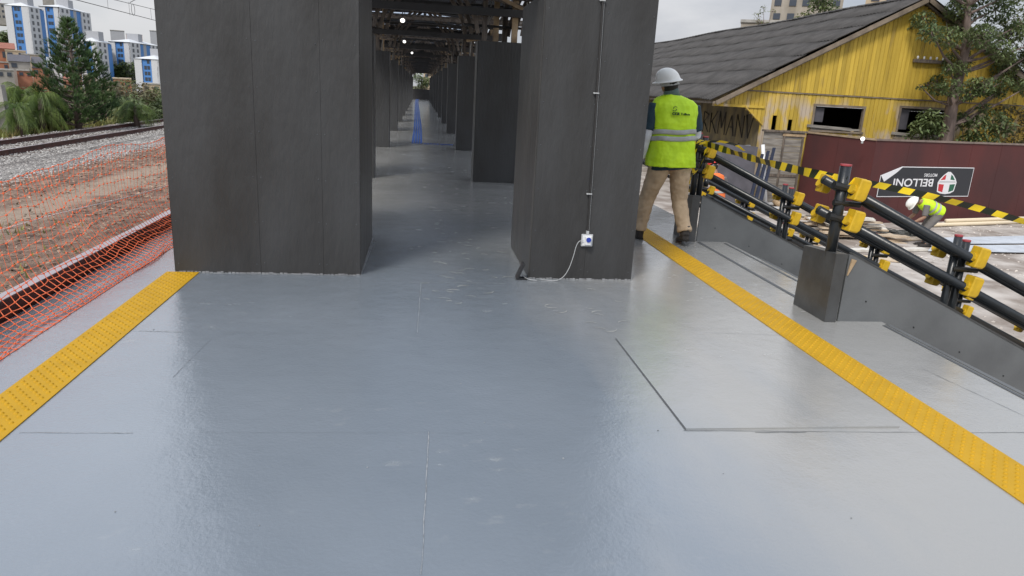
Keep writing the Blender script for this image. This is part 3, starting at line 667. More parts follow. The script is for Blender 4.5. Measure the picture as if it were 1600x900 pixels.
def railing(y, posts, label, first_single, end_x, z_top=.95, x_ref=3.33, r=.034, cs=1.):
    t = empty('pipe_railing', (posts[0], y, 0)); tag(t, label, 'railing', 'pipe railings of the stairs')
    X0 = posts[0]
    def zr(x, low): return (z_top if not low else z_top - .235) - SL * (x - x_ref)
    for sy in (-.075, .10):
        for low in (0, 1):
            xs_ = posts[0] + (.04 if sy < 0 else -.1)
            MB().tube([(xs_ - X0, sy, zr(xs_, low)), (end_x - X0, sy, zr(end_x, low))], r, 12).build('rail', M['pipe'], t, smooth=True)
    for i, x in enumerate(posts):
        top = zr(x, 0) + (.16 if i == 0 else .12)
        if i == 0: cfg = ((0, 0, .041),) if first_single else ((-.045, 0, .034), (.04, .02, .034))
        else: cfg = ((-.05, .0, .030), (.045, .02, .030))
        for (dx, dy, rp) in cfg:
            zb = (.45 if i == 0 else zr(x, 1) - .75)
            if i: zb = max(zb, ZR)
            p_ = MB().tube([(x - X0 + dx, dy, zb), (x - X0 + dx, dy, top - (dx * SL))], rp, 12).build('post', M['pipe'], t, smooth=True)
            MB().tube([(x - X0 + dx, dy, top - dx * SL), (x - X0 + dx, dy, top - dx * SL + .012)], rp * 1.04, 12).build('cap', M['redcap'], p_)
        for low in (0, 1):
            z = zr(x, low)
            MB().tube([(x - X0 - .09, -.03, z + .02), (x - X0 + .10, -.03, z - .02)], .03, 8).build('fitting', M['fit'], t)
            cover(t, x - X0 + .085, -.085, z - .005, cs)
            cover(t, x - X0 - .03, .19, z + .0, cs * .85)
        MB().tube([(x - X0 - .06, -.02, zr(x, 1) + .12), (x - X0 + .15, -.03, zr(x, 1) + .11)], .022, 8).build('coupler', M['fit'], t)
    return t
FR = 5.0
railing(FR, [3.165, 4.27, 5.4, 6.55, 7.7], 'nearest black pipe railing with large yellow joint covers, right foreground', True, 8.0, cs=.9)
railing(7.95, [3.22, 4.36, 5.62, 6.9, 8.1], 'black pipe railing just right of the walking worker, far side of the stairs', False, 8.3, z_top=1.0, cs=.85)
railing(11.6, [3.4, 4.7, 5.6, 6.9, 8.1], 'farthest and smallest black pipe railing, seen through the others just right of the walking worker', False, 8.3, z_top=.93, x_ref=3.4, cs=.85)
railing(9.4, [3.9, 5.15, 6.4, 7.65], 'lowest black pipe railing with small yellow covers, between the stair panel and the farthest railing', False, 7.9, z_top=.42, x_ref=3.9, cs=.62, r=.028)
def side_wall(y, label, yend):
    t = empty('stair_side_wall', (3.13, y, 0)); tag(t, label, 'side panel', 'grey side panels of the stairs')
    # end box
    mb_ = MB(); mb_.hexa([(-.01, -.15, 0), (.085, -.15, 0), (.085, .33, 0), (-.01, .33, 0), (-.005, -.145, .54), (.09, -.145, .54), (.09, .32, .505), (-.005, .32, .505)])
    mb_.build('end_box', M['boxply'], t, bevel=.002)
    # sloping panel: polygon in the xz-plane with thickness
    X = [(.115, .0), (.115, .53), (.16, .53), (4.9, .53 - .46 * 4.74), (4.9, .53 - .46 * 4.74 - .12), (3.6, -1.6), (1.9, -1.35), (.60, -.50), (.495, .0)]
    m_ = MB(); n_ = len(X)
    m_.poly([(a, -.125, b) for a, b in X]); m_.poly([(a, -.105, b) for a, b in reversed(X)])
    for k_ in range(n_): a, b = X[k_], X[(k_ + 1) % n_]; m_.quad((a[0], -.125, a[1]), (a[0], -.105, a[1]), (b[0], -.105, b[1]), (b[0], -.125, b[1]))
    m_.build('panel', M['panel'], t)
    MB().bar((.14, -.105, .54), (4.9, -.105, .54 - .46 * 4.76), .05, .012, up=(0, 0, 1)).build('top_edge', M['boxply'], t)
    for i in range(9):
        x = .32 + i * .45; z = .20 - .46 * (x - .2) + .02
        MB().tube([(x, -.130, z), (x, -.124, z)], .006, 8).build('screw', M['fit'], t)
    return t
sw = side_wall(5.0, 'grey sloping stair panel with plywood end box, right foreground', 0)
MB().poly([(.118, -.0465, .50), (.155, -.0465, .50), (.112, -.0465, .36)]).build if False else None
mbw = MB(); mbw.hexa([(.118, -.137, .37), (.124, -.137, .37), (.124, -.126, .37), (.118, -.126, .37), (.135, -.137, .50), (.175, -.137, .49), (.175, -.126, .49), (.135, -.126, .50)]); mbw.build('wood_wedge', M['wood_l'], sw)
side_wall(7.95, 'grey sloping stair panel beyond, starting right of the worker', 0)
# stairs
stt = empty('staircase', (3.62, 6.5, 0)); tag(stt, 'grey staircase descending from the platform between the railings', 'stairs')
for i in range(9):
    MB().box(.02 + .37 * i, .02 + .37 * (i + 1) + .03, -1.36, 1.36, -.165 * (i + 1) - .03, -.165 * (i + 1)).build('tread', M['panel'], stt)
for sy in (-1.3, 1.3): MB().bar((0, sy, -.12), (3.4, sy, -.12 - .445 * 3.4), .06, .16).build('stringer', M['panel'], stt)

# barricade tape
def tape(name, pts, label, w_=.072, stripe=.105, tw=.5, nseg=60):
    P = smooth_pts(pts, 14); 
    L_ = [0]
    for i in range(1, len(P)): L_.append(L_[-1] + (P[i] - P[i - 1]).length)
    def at(s_):
        for i in range(1, len(P)):
            if L_[i] >= s_: return P[i - 1].lerp(P[i], (s_ - L_[i - 1]) / max(1e-6, L_[i] - L_[i - 1]))
        return P[-1]
    m_ = MB(); n_ = int(L_[-1] / stripe); 
    for i in range(n_):
        m_.cur = i % 2
        for q in range(4):
            s0, s1 = (i + q / 4) * stripe, (i + (q + 1) / 4) * stripe; a, b = at(s0), at(s1); t = (b - a).normalized(); 
            def fr(s_):
                an = tw * sin(s_ * 1.3) + .25 * sin(s_ * 9); u = Vector((0, 0, 1)); sdv = t.cross(u).normalized(); return (u * cos(an) + sdv * sin(an)) * w_ / 2
            fa, fb = fr(s0), fr(s1); sh = t * .02; m_.quad(a - fa - sh, b - fb - sh, b + fb + sh, a + fa + sh)
    return tag(m_.build(name, [M['tape_y'], M['tape_k']]), label, 'barrier tape', 'striped barrier tapes')
PT = Vector((3.16, FR - .045, 1.075))
tape('barrier_tape', [(3.22, 7.90, 1.13), (3.22, 7.2, 1.10), (3.19, 6.2, 1.075), PT], 'yellow and black tape strung from the worker to the nearest post')
tape('barrier_tape', [PT + Vector((.04, 0, 0))] + [tuple(at_y(a_, b_, 4.96)) for a_, b_ in ((1345, 284), (1400, 295), (1463, 309), (1530, 326), (1600, 346), (1700, 372))], 'yellow and black tape running right from the nearest post across the sign', tw=.3, w_=.05)
tape('barrier_tape', [(3.14, 7.86, 1.12), (3.30, 7.8, 1.16), (3.42, 7.75, 1.155), (3.55, 7.7, 1.12), (3.66, 7.62, 1.02)], 'loose curl of tape sticking out behind the far post', w_=.03, tw=1.2)
tape('barrier_tape', [(3.10, 7.85, 1.15), (3.06, 7.80, .95), (3.12, 7.82, .8), (3.20, 7.84, .92), (3.24, 7.86, 1.1), (3.15, 7.85, 1.16), (3.08, 7.82, 1.0), (3.05, 7.80, .66)], 'tangle of tape wound round the far post beside the worker', w_=.05, tw=1.3, stripe=.08)

# ------------------------------------------------------------------ hoarding with banner
M['hoard'] = mat('maroon_board', (.10, .024, .022), .75, col2=(.062, .020, .020), vscale=.9, bump=.12, bscale=4, stretch=(1, 1, .6), detail=8)
HA, HB_, HCn = Vector((11.98, 21.3, ZR)), Vector((12.32, 18.25, ZR)), Vector((19.6, 20.05, ZR))
hd_ = (HCn - HB_).normalized(); hn = Vector((hd_.y, -hd_.x, 0))   # normal towards camera
hz = at_y(1358, 219, 18.25).z - ZR
ho = empty('site_hoarding', HB_); tag(ho, 'maroon painted board hoarding carrying the upside-down sign', 'hoarding')
HLn = (HCn - HB_).length; e = [0, 1.25, 2.5, 3.75, 5.0, 6.25, HLn]
for i in range(6):
    a, b = hd_ * (e[i] + .004), hd_ * (e[i + 1] - .004); th = -hn * .02; o_ = hn * random.uniform(0, .004)
    MB().hexa([a + o_, b + o_, b + th, a + th] + [q + Vector((0, 0, hz)) for q in (a + o_, b + o_, b + th, a + th)]).build('board', M['hoard'], ho)
MB().hexa([Vector((0, 0, hz)) + q for q in (hn * .03, hd_ * HLn + hn * .03, hd_ * HLn - hn * .05, -hn * .05)] + [Vector((0, 0, hz + .05)) + q for q in (hn * .03, hd_ * HLn + hn * .03, hd_ * HLn - hn * .05, -hn * .05)]).build('top_rail', mat('rail_wood', (.26, .2, .17), .7, var=.4), ho)
h2 = empty('site_hoarding', HA); tag(h2, 'darker maroon hoarding wing running back beside the grey plank partition', 'hoarding')
dv = (HB_ - HA); nn = Vector((dv.y, -dv.x, 0)).normalized()
for i in range(2):
    a, b = dv * (i / 2 + .002), dv * ((i + 1) / 2 - .002); th = -nn * .02
    MB().hexa([a, b, b + th, a + th] + [q + Vector((0, 0, hz)) for q in (a, b, b + th, a + th)]).build('board', M['hoard'], h2)
MB().bar(Vector((0, 0, hz + .02)), dv + Vector((0, 0, hz + .02)), .06, .05).build('top_rail', mat('rail_wood2', (.4, .3, .2), .7, var=.3), h2)
def on_h(px, py):
    d = ray(px, py); o = Vector((0, 0, HC)); t = (HB_ - o).dot(hn) / d.dot(hn); p = o + d * t
    return (p - HB_).dot(hd_), p.z - ZR
cs_ = [on_h(*q) for q in ((1409, 260), (1521, 262), (1512, 308), (1368, 306.5), (1376, 274))]
print('banner', [(round(a, 2), round(b, 2)) for a, b in cs_], 'hoarding h', hz)
M['ban_k'] = mat('banner_black', (.028, .03, .036), .5); M['ban_w'] = mat('banner_white', (.78, .78, .80), .5); M['ban_r'] = mat('banner_red', (.55, .03, .04), .5); M['ban_g'] = mat('banner_green', (.02, .12, .07), .5)
u0 = (cs_[3][0] + cs_[4][0]) / 2; u1 = (cs_[1][0] + cs_[2][0]) / 2; z0 = (cs_[2][1] + cs_[3][1]) / 2; z1 = (cs_[0][1] + cs_[1][1]) / 2; uc = cs_[0][0]; zc = cs_[4][1]
bn_ = empty('banner', HB_ + hn * .012); tag(bn_, 'black banner hung upside down on the maroon hoarding, one corner folded', 'banner')
def hp(u, z, off=0): return hd_ * u + Vector((0, 0, z)) + hn * off
def slab(pts, off, th, m, nm, par):
    m_ = MB(); n_ = len(pts); m_.poly([hp(u, z, off + th) for u, z in pts]); m_.poly([hp(u, z, off) for u, z in reversed(pts)])
    for k_ in range(n_): a, b = pts[k_], pts[(k_ + 1) % n_]; m_.quad(hp(*a, off), hp(*b, off), hp(*b, off + th), hp(*a, off + th))
    return m_.build(nm, m, par)
slab([(u0, z0), (u1, z0), (u1, z1), (uc, z1), (u0, zc)], 0, .004, M['ban_w'], 'border', bn_)
g = .022
slab([(u0 + g, z0 + g), (u1 - g, z0 + g), (u1 - g, z1 - g), (uc + g * .5, z1 - g), (u0 + g, zc - g * .3)], .0045, .003, M['ban_k'], 'cloth', bn_)
slab([(u0 + .01, zc), (uc + .02, z1 - .01), (uc - .18, z1 - .17), (u0 + .16, zc - .17)], .012, .006, M['ban_w'], 'folded_corner', bn_)
W_, Hh = u1 - u0, z1 - z0
def txt(body, size, u, z, bold):
    mw = Matrix.Identity(4)
    X = -hd_; Y = Vector((0, 0, -1)); Z = X.cross(Y)
    p = hp(u, z, .010)
    for r_ in range(3): mw[r_][0] = X[r_]; mw[r_][1] = Y[r_]; mw[r_][2] = Z[r_]; mw[r_][3] = p[r_]
    return text_mesh('lettering', body, size, M['ban_w'], bn_, mw, .001, bold)
def banner_u(px): return on_h(px, 285)[0]
uu0, uu1 = banner_u(1395), banner_u(1457)
t_ = txt('BELLONI', Hh * .36, (uu0 + uu1) / 2, z0 + Hh * .49, .004); w0 = t_.dimensions.x
bb = [v.co.x for v in t_.data.vertices]; wid = max(bb) - min(bb); sc_ = (uu1 - uu0) / wid
for v in t_.data.vertices: v.co.x *= sc_; 
t2 = txt('MOTORS', Hh * .15, banner_u(1451), z0 + Hh * .735, .001)
# helmet emblem, upside down: white shell with red, white and green fields
uc_ = banner_u(1479); zc_ = z0 + Hh * .45; R_ = Hh * .33; ex = .78 * (banner_u(1496) - banner_u(1463)) / 2 / R_ * 1.02
def E(a, b): return (uc_ + a * R_ * ex, zc_ + b * R_)
outl = [E(-1, -.85), E(-.6, -1.02), E(0, -1.1), E(.6, -1.02), E(1, -.8), E(1.12, .1), E(.95, .45), E(.6, .85), E(.15, 1.2), E(-.15, 1.2), E(-.6, .85), E(-.95, .45), E(-1.12, .1)]
slab(outl, .008, .002, M['ban_w'], 'emblem', bn_)
slab([E(-.9, -.75), E(-.35, -.9), E(-.35, -.1), E(-.98, -.05)], .0105, .0015, M['ban_r'], 'emblem_field', bn_)
slab([E(.35, -.9), E(.9, -.72), E(.98, -.05), E(.35, -.1)], .0105, .0015, M['ban_g'], 'emblem_field', bn_)
slab([E(-.85, .35), E(-.3, .40), E(-.3, .92), E(-.5, .8)], .0105, .0015, M['ban_r'], 'emblem_field', bn_)
slab([E(.3, .40), E(.85, .35), E(.5, .8), E(.3, .92)], .0105, .0015, M['ban_g'], 'emblem_field', bn_)
slab([E(-1.0, .12), E(1.0, .12), E(.9, .22), E(-.9, .22)], .0105, .0015, M['grey_p'], 'emblem_visor', bn_)

# grey plank door / partition left of the hoarding and nearby junk
M['plank_g'] = mat('grey_plank', (.30, .28, .25), .85, col2=(.16, .145, .13), vscale=3, bump=.4, bscale=10, stretch=(.6, .6, 5), island=.25)
pa, pb = Vector((10.62, 21.0, ZR)), Vector((11.32, 21.35, ZR)); 
pt_ = empty('timber_partition', (10.58, 21.3, ZR)); tag(pt_, 'grey weathered plank partition with brown frame between yellow house and hoarding', 'partition')
for i in range(11): MB().box(.0, 1.34, -.02 - random.random() * .01, .02, .02 + i * .205, .02 + (i + 1) * .205 - .008).build('plank', M['plank_g'], pt_)
for x in (.66, 1.28): MB().box(x - .03, x + .03, -.06, -.032, 0, 2.25).build('batten', M['wood'], pt_)
MB().box(.6, 1.36, -.065, -.033, 2.16, 2.24).build('frame', M['wood_l'], pt_); MB().box(.02, 1.24, -.055, -.033, .9, .98).build('brace', M['wood'], pt_)
MB().box(-.05, 1.40, -.1, .06, 2.27, 2.33).build('lintel', M['wood'], pt_)
o = MB().tube([at_y(1192, 226, 20.6), at_y(1197, 330, 20.6)], .055, 12).build('white_pipe', M['white_p'], smooth=True); tag(o, 'white plastic pipe standing upright against the grey plank partition', 'pipe')
M['slate'] = mat('slate_sheet', (.10, .095, .11), .6, var=.3)
p0 = at_y(1106, 240, 20.4)
o = MB().hexa([(8.5, 20.4, ZR), (10.05, 20.5, ZR), (10.05, 20.54, ZR), (8.5, 20.44, ZR), (8.75, 21.0, .42), (10.35, 21.1, .30), (10.35, 21.14, .30), (8.75, 21.04, .42)]).build('leaning_sheet', M['slate']); tag(o, 'dark slate board leaning against the shed behind the orange worker', 'board')
M['navy'] = mat('navy_sheet', (.02, .028, .06), .45, var=.3)
for i in range(3):
    x = 10.0 + i * .17
    o = MB().hexa([(x - .32, 19.9, ZR), (x - .22, 19.9, ZR), (x - .22, 19.95, ZR), (x - .32, 19.95, ZR), (x + .1, 20.3, .15 + .1 * i), (x + .18, 20.3, .15 + .1 * i), (x + .18, 20.35, .15 + .1 * i), (x + .1, 20.35, .15 + .1 * i)]).build('leaning_plank', M['navy'])
    tag(o, f'{("leftmost", "middle", "rightmost")[i]} of three dark blue planks leaning beside the white pipe', 'plank', 'dark blue leaning planks')
o = MB(); pc = at_z(1160, 238, .9)
tag(MB().hexa([(9.80, 21.2, -.35), (10.1, 21.2, -.35), (10.1, 21.25, -.35), (9.8, 21.25, -.35), (9.75, 21.2, .30), (10.15, 21.2, .34), (10.15, 21.3, .34), (9.75, 21.3, .30)]).build('zinc_sheet', mat('zinc', (.32, .34, .37), .5, var=.5, vscale=9)), 'crumpled pale zinc sheet hanging in the shed opening', 'metal sheet')

# timber stacks in the yard
rr = random.Random(5); M['board_w'] = mat('pale_board', (.60, .50, .38), .7, col2=(.42, .32, .22), vscale=4, island=.3)
M['board_p'] = mat('whitewashed_board', (.70, .68, .63), .7, col2=(.5, .46, .4), vscale=4, island=.2)
def plank(a, b, w_, t_z, m, label, grp='loose planks in the yard', name='plank'):
    c = (Vector(a) + Vector(b)) / 2; o = MB().bar(Vector(a) - c, Vector(b) - c, w_, t_z).build(name, m); o.location = c; return tag(o, label, 'plank', grp)
st_ = empty('timber_stack', at_z(1300, 365, ZR)); tag(st_, 'untidy stack of pale sawn timber in front of the hoarding corner', 'timber')
for i in range(46):
    z = .05 + .05 * (i // 4); a = rr.gauss(0, .25); x = rr.uniform(-.5, .4); yv = -.7 + (i % 4) * .35 + rr.uniform(-.1, .1); l = rr.uniform(.7, 1.4) * (1 - i * .012)
    d = Vector((cos(a), sin(a), rr.gauss(.0, .05))) * l
    MB().bar(Vector((x, yv, z)) - d, Vector((x, yv, z)) + d, rr.uniform(.10, .22), .035).build('board', M['board_w'] if rr.random() < .6 else M['board_p'], st_)
lab = ['pale board lying flattest near the middle of the yard', 'short board half hidden behind the big yellow covers', 'long whitewashed board behind the near railing post', 'narrow board angled beside the timber stack', 'wide board lying left of the timber stack', 'broken board end nearest the second railing', 'thin batten lying across the dusty ground', 'board with dark smudges lying under the railing']
for i, (px, py) in enumerate(((1330, 400), (1300, 418), (1250, 385), (1385, 390), (1230, 360))):
    c = at_z(px, py, ZR + .03); a = rr.uniform(-.5, .5) + .1; l = rr.uniform(.7, 1.5); d = Vector((cos(a), sin(a), 0)) * l
    plank(c - d, c + d, rr.uniform(.15, .35), .035 + .004 * i, M['board_p'] if i % 2 else M['board_w'], lab[i])
for i in range(5):
    c = at_z(1190 + i * 6, 297 + i * 7, ZR + .05); d = Vector((.42, .05, 0))
    o = MB().bar(-d, d, .16, .06).build('white_block', M['white_p']); o.location = c; tag(o, f'{("first", "second", "third", "fourth", "fifth")[i]} of five white strips on the brown ground, counting from the far end', 'strip', 'white strips on the ground')
lg = at_z(1205, 312, ZR + .15); o = MB().tube([at_z(1185, 300, ZR + .1), at_z(1222, 322, ZR + .1)], .09, 12).build('log', M['wood_l'], smooth=True); tag(o, 'round cut log lying just behind the five white strips', 'log')
for i, (pa_, pb_) in enumerate((((1445, 352), (1590, 347)), ((1478, 345), (1600, 341)))):
    a, b = at_z(*pa_, ZR + .06 + .1 * i), at_z(*pb_, ZR + .06 + .1 * i); b = a + (b - a) * 1.6
    o = MB().tube([a, b], .055, 12).build('cream_pipe', mat('cream_pvc', (.68, .58, .42), .4), smooth=True); tag(o, ('longer cream pipe lying lowest at the foot of the maroon hoarding', 'cream pipe lying just above and behind the other, against the hoarding')[i], 'pipe', 'cream pipes by the hoarding')
M['galv'] = mat('galvanised_sheet', (.55, .58, .62), .4, metal=.3, var=.2)
for i, (q0, q1, q2, q3, lb) in enumerate((((1470, 372), (1640, 368), (1660, 380), (1462, 381), 'pale metal roofing sheet lying flat in the yard, farther one'), ((1458, 384), (1665, 383), (1690, 396), (1450, 392), 'pale metal roofing sheet lying flat in the yard, nearer one'))):
    P = [at_z(*q, ZR + .04) for q in (q3, q2, q1, q0)]; m_ = MB(); n_ = 14
    for k_ in range(n_):
        f0, f1 = k_ / n_, (k_ + 1) / n_; z0_, z1_ = (.025 if k_ % 2 else 0), (0 if k_ % 2 else .025)
        A, B = P[0].lerp(P[3], f0), P[1].lerp(P[2], f0); C, D = P[1].lerp(P[2], f1), P[0].lerp(P[3], f1)
        for v_, z_ in ((A, z0_), (B, z0_), (C, z1_), (D, z1_)): v_.z += z_
        m_.quad(A, B, C, D)
    o = m_.build('roofing_sheet', M['galv']); o.modifiers.new('s', 'SOLIDIFY').thickness = .004; tag(o, lb, 'metal sheet', 'metal sheets on the yard ground')
o = MB().bar(at_z(1380, 374, ZR + .03), at_z(1462, 372, ZR + .03), .3, .03).build('sand_board', M['board_w']); tag(o, 'weathered board lying by the bending worker\'s feet', 'plank')
M['tarp'] = mat('dark_debris', (.10, .10, .09), .8, var=.4)
mb = MB(); c = at_z(1400, 366, ZR)
for i in range(60):
    p = c + Vector((rr.uniform(-.6, .6), rr.uniform(-.4, .3), rr.uniform(.02, .12))); a = rr.uniform(0, 6.3); mb.obox(p, Vector((cos(a), sin(a), rr.uniform(-.2, .2))) * rr.uniform(.05, .2), Vector((-sin(a), cos(a), 0)) * rr.uniform(.03, .08), (0, 0, .01))
tag(mb.build('debris_heap', M['tarp']), 'low heap of dark scrap left of the bending worker', 'debris')

# ------------------------------------------------------------------ yellow house
def yellow_boards():
    m = bpy.data.materials.new('yellow_boards'); m.use_nodes = True; n = m.node_tree; b = n.nodes['Principled BSDF']; k = n.links.new
    t = n.nodes.new('ShaderNodeTexCoord'); g = n.nodes.new('ShaderNodeNewGeometry')
    mp_ = n.nodes.new('ShaderNodeMapping'); mp_.inputs['Scale'].default_value = (5, 5, .5); k(t.outputs['Object'], mp_.inputs[0])
    q = n.nodes.new('ShaderNodeTexNoise'); q.inputs['Scale'].default_value = 1.2; q.inputs['Detail'].default_value = 8; q.inputs['Roughness'].default_value = .65; k(mp_.outputs[0], q.inputs['Vector'])
    r = n.nodes.new('ShaderNodeValToRGB'); e = r.color_ramp.elements; e[0].position = .22; e[0].color = (.20, .15, .08, 1); e[1].position = .44; e[1].color = (.52, .355, .045, 1)
    x = e.new(.75); x.color = (.63, .445, .07, 1); k(q.outputs[0], r.inputs[0])
    hs = n.nodes.new('ShaderNodeHueSaturation'); mr = n.nodes.new('ShaderNodeMapRange'); mr.inputs['To Min'].default_value = .8; mr.inputs['To Max'].default_value = 1.15; k(g.outputs['Random Per Island'], mr.inputs[0]); k(mr.outputs[0], hs.inputs['Value']); k(r.outputs[0], hs.inputs['Color'])
    # worn lilac patches where old graffiti was scrubbed, low on the wall
    q2 = n.nodes.new('ShaderNodeTexNoise'); q2.inputs['Scale'].default_value = 1.1; q2.inputs['Detail'].default_value = 6; mp2 = n.nodes.new('ShaderNodeMapping'); mp2.inputs['Scale'].default_value = (1.6, 1, .7); mp2.inputs['Location'].default_value = (3.1, 0, 1); k(t.outputs['Object'], mp2.inputs[0]); k(mp2.outputs[0], q2.inputs['Vector'])
    a = n.nodes.new('ShaderNodeMapRange'); a.inputs['From Min'].default_value = .50; a.inputs['From Max'].default_value = .60; k(q2.outputs[0], a.inputs[0])
    sx = n.nodes.new('ShaderNodeSeparateXYZ'); k(t.outputs['Object'], sx.inputs[0])
    zz = n.nodes.new('ShaderNodeMapRange'); zz.inputs['From Min'].default_value = 3.45; zz.inputs['From Max'].default_value = 3.0; k(sx.outputs[2], zz.inputs[0])
    mu = n.nodes.new('ShaderNodeMath'); mu.operation = 'MULTIPLY'; k(a.outputs[0], mu.inputs[0]); k(zz.outputs[0], mu.inputs[1])
    m2 = n.nodes.new('ShaderNodeMath'); m2.operation = 'MULTIPLY'; m2.inputs[1].default_value = .7; k(mu.outputs[0], m2.inputs[0])
    mi = n.nodes.new('ShaderNodeMixRGB'); mi.inputs[2].default_value = (.46, .41, .42, 1); k(m2.outputs[0], mi.inputs[0]); k(hs.outputs[0], mi.inputs[1]); k(mi.outputs[0], b.inputs['Base Color'])
    b.inputs['Roughness'].default_value = .65
    bn = n.nodes.new('ShaderNodeBump'); bn.inputs['Strength'].default_value = .3; k(q.outputs[0], bn.inputs['Height']); k(bn.outputs[0], b.inputs['Normal'])
    return m
M['yb'] = yellow_boards()
M['troof'] = mat('old_roof_tiles', (.085, .080, .077), .9, col2=(.055, .052, .050), vscale=2.2, bump=.5, bscale=12, detail=9, island=.0)
M['dark'] = mat('dark_interior', (.03, .028, .026), .9)
M['trimw'] = mat('barge_board', (.25, .20, .15), .7, var=.4, vscale=4)
HY = 22.0; RX, RZ = 15.5, 4.95; EX, EZ = 9.06, 1.62; SWX = 10.79; EX2 = RX + (RX - EX) - .3
hs_ = empty('yellow_house', (SWX, HY, ZR)); tag(hs_, 'big old yellow wooden house with dark corrugated roof and broken windows', 'house')
O = Vector((SWX, HY, ZR))
def gable_top(x): return RZ - (RZ - EZ) * abs(x - RX) / (RX - EX)
wins = [at_y(1273, 165, HY), at_y(1342, 206, HY), at_y(1407, 168, HY), at_y(1482, 218, HY)]
W1 = (wins[0].x, wins[1].x, wins[1].z, wins[0].z); W2 = (wins[2].x, wins[3].x, wins[3].z, wins[2].z)
mb = MB(); x = EX + .05; zl = 1.98
while x < EX2 - .05:
    w_ = .135; xa, xb = x, x + w_ - .012; ta = min(gable_top(xa), gable_top(xb)) - .06; x += w_
    bot = ZR
    if xb < SWX: bot = 1.5 if xb < SWX - .65 else 1.5 - .5 * (xb - (SWX - .65)) / .65
    spans = []
    lo, hi = bot, ta
    for (wa, wb, wz0, wz1) in (W1, W2):
        if wa - .02 < (xa + xb) / 2 < wb + .02: spans = [(lo, wz0 + random.uniform(-.05, .02)), (wz1, hi)]
    if not spans: spans = [(lo, hi)]
    out = []
    for (a, b) in spans:
        if a < zl < b: out += [(a, zl - .01), (zl + .01, b)]
        else: out.append((a, b))
    if random.random() < .03 and xb > SWX + .2 and lo == bot and out[0][0] == ZR: out[0] = (ZR, out[0][1] - .0)
    for (a, b) in out:
        if b - a < .03: continue
        o_ = random.uniform(0, .012) + (.02 if b > zl else 0)
        if abs((xa + xb) / 2 - at_y(1208, 190, HY).x) < .05 and b <= zl: a2, b2 = .95, b; mb.box(xa - O.x, xb - O.x, -.03 - o_, 0, 1.25 - O.z, b - O.z); mb.box(xa - O.x, xb - O.x, -.03 - o_, 0, a - O.z, .72 - O.z); continue
        if abs((xa + xb) / 2 - at_y(1232, 195, HY).x) < .05 and b <= zl: mb.box(xa - O.x, xb - O.x, -.03 - o_, 0, 1.15 - O.z, b - O.z); mb.box(xa - O.x, xb - O.x, -.03 - o_, 0, a - O.z, .66 - O.z); continue
        mb.box(xa - O.x, xb - O.x, -.03 - o_, 0, a - O.z, b - O.z)
mb.build('gable_wall', M['yb'], hs_)
MB().box(EX + .1 - O.x, SWX - O.x - .02, .004, .02, 1.5 - O.z, 1.55 - O.z).build('plate', M['dark'], hs_)
MB().box(EX + .6 - O.x, EX2 - .3 - O.x, -.065, -.046, zl - .03 - O.z, zl + .005 - O.z).build('string_course', M['trimw'], hs_)
# side wall (recessed under the eave), other walls, dark floor
M['graf'] = mat('graffiti_wall', (.26, .20, .09), .85, col2=(.10, .085, .06), vscale=2.2, stretch=(1, 1.2, .6), bump=.2)
HL = 27.5
MB().box(0, .08, .01, HL, 0, 2.42 - O.z).build('side_wall', M['graf'], hs_)
MB().box(EX2 - O.x - .4, EX2 - O.x - .3, .01, HL, 0, 1.6 - O.z).build('side_wall', M['dark'], hs_)
MB().box(0, EX2 - O.x - .4, 7.0, 7.1, 0, 1.55 - O.z).build('inner_wall', M['dark'], hs_)
MB().box(0, EX2 - O.x - .4, HL - .1, HL, 0, 1.55 - O.z).build('back_wall', M['dark'], hs_)
MB().box(.1, EX2 - O.x - .42, .2, 7, 1.62 - O.z, 1.68 - O.z).build('loft_floor', M['dark'], hs_)
# graffiti strokes on the side wall
mb = MB(); r2 = random.Random(3)
LT = {'N': ((0, 0), (0, 1), (1, 0), (1, 1)), 'V': ((0, 1), (.5, 0), (1, 1)), 'A': ((0, 0), (.5, 1), (.75, .4), (.2, .4), (.75, .4), (1, 0)), 'K': ((0, 0), (0, 1), (0, .5), (1, 1), (.2, .55), (1, 0)), 'R': ((0, 0), (0, 1), (.9, .8), (.1, .5), (1, 0)), 'M': ((0, 0), (.1, 1), (.5, .3), (.9, 1), (1, 0)), 'I': ((0, 0), (0, 1), (.15, .9)), 'G': ((1, .9), (.2, 1), (0, .3), (.6, 0), (1, .4), (.6, .4))}
for row, (word, zb_, hh_) in enumerate((('NVARKMANV', 1.95, .75), ('VAIGNKRA', .95, .75))):
    y = 6.6
    for ch in word:
        wd_ = r2.uniform(.42, .62); P_ = [(-.006, y - a * wd_, zb_ + b * hh_ * r2.uniform(.9, 1.1)) for a, b in LT[ch]]
        for a, b in zip(P_, P_[1:]): mb.bar(a, b, .006, .055, up=(1, 0, 0))
        y -= wd_ + .16
mb.build('graffiti', mat('graffiti_paint', (.06, .055, .05), .9), hs_)
MB().bar((-.66, -.045, 1.49 - O.z), (-.0, -.045, .95 - O.z), .03, .09, up=(0, 1, 0)).build('corner_brace', M['yb'], hs_)
MB().box(EX - O.x, .0, -.075, -.04, 1.45 - O.z, 1.53 - O.z).build('eave_board', M['yb'], hs_)
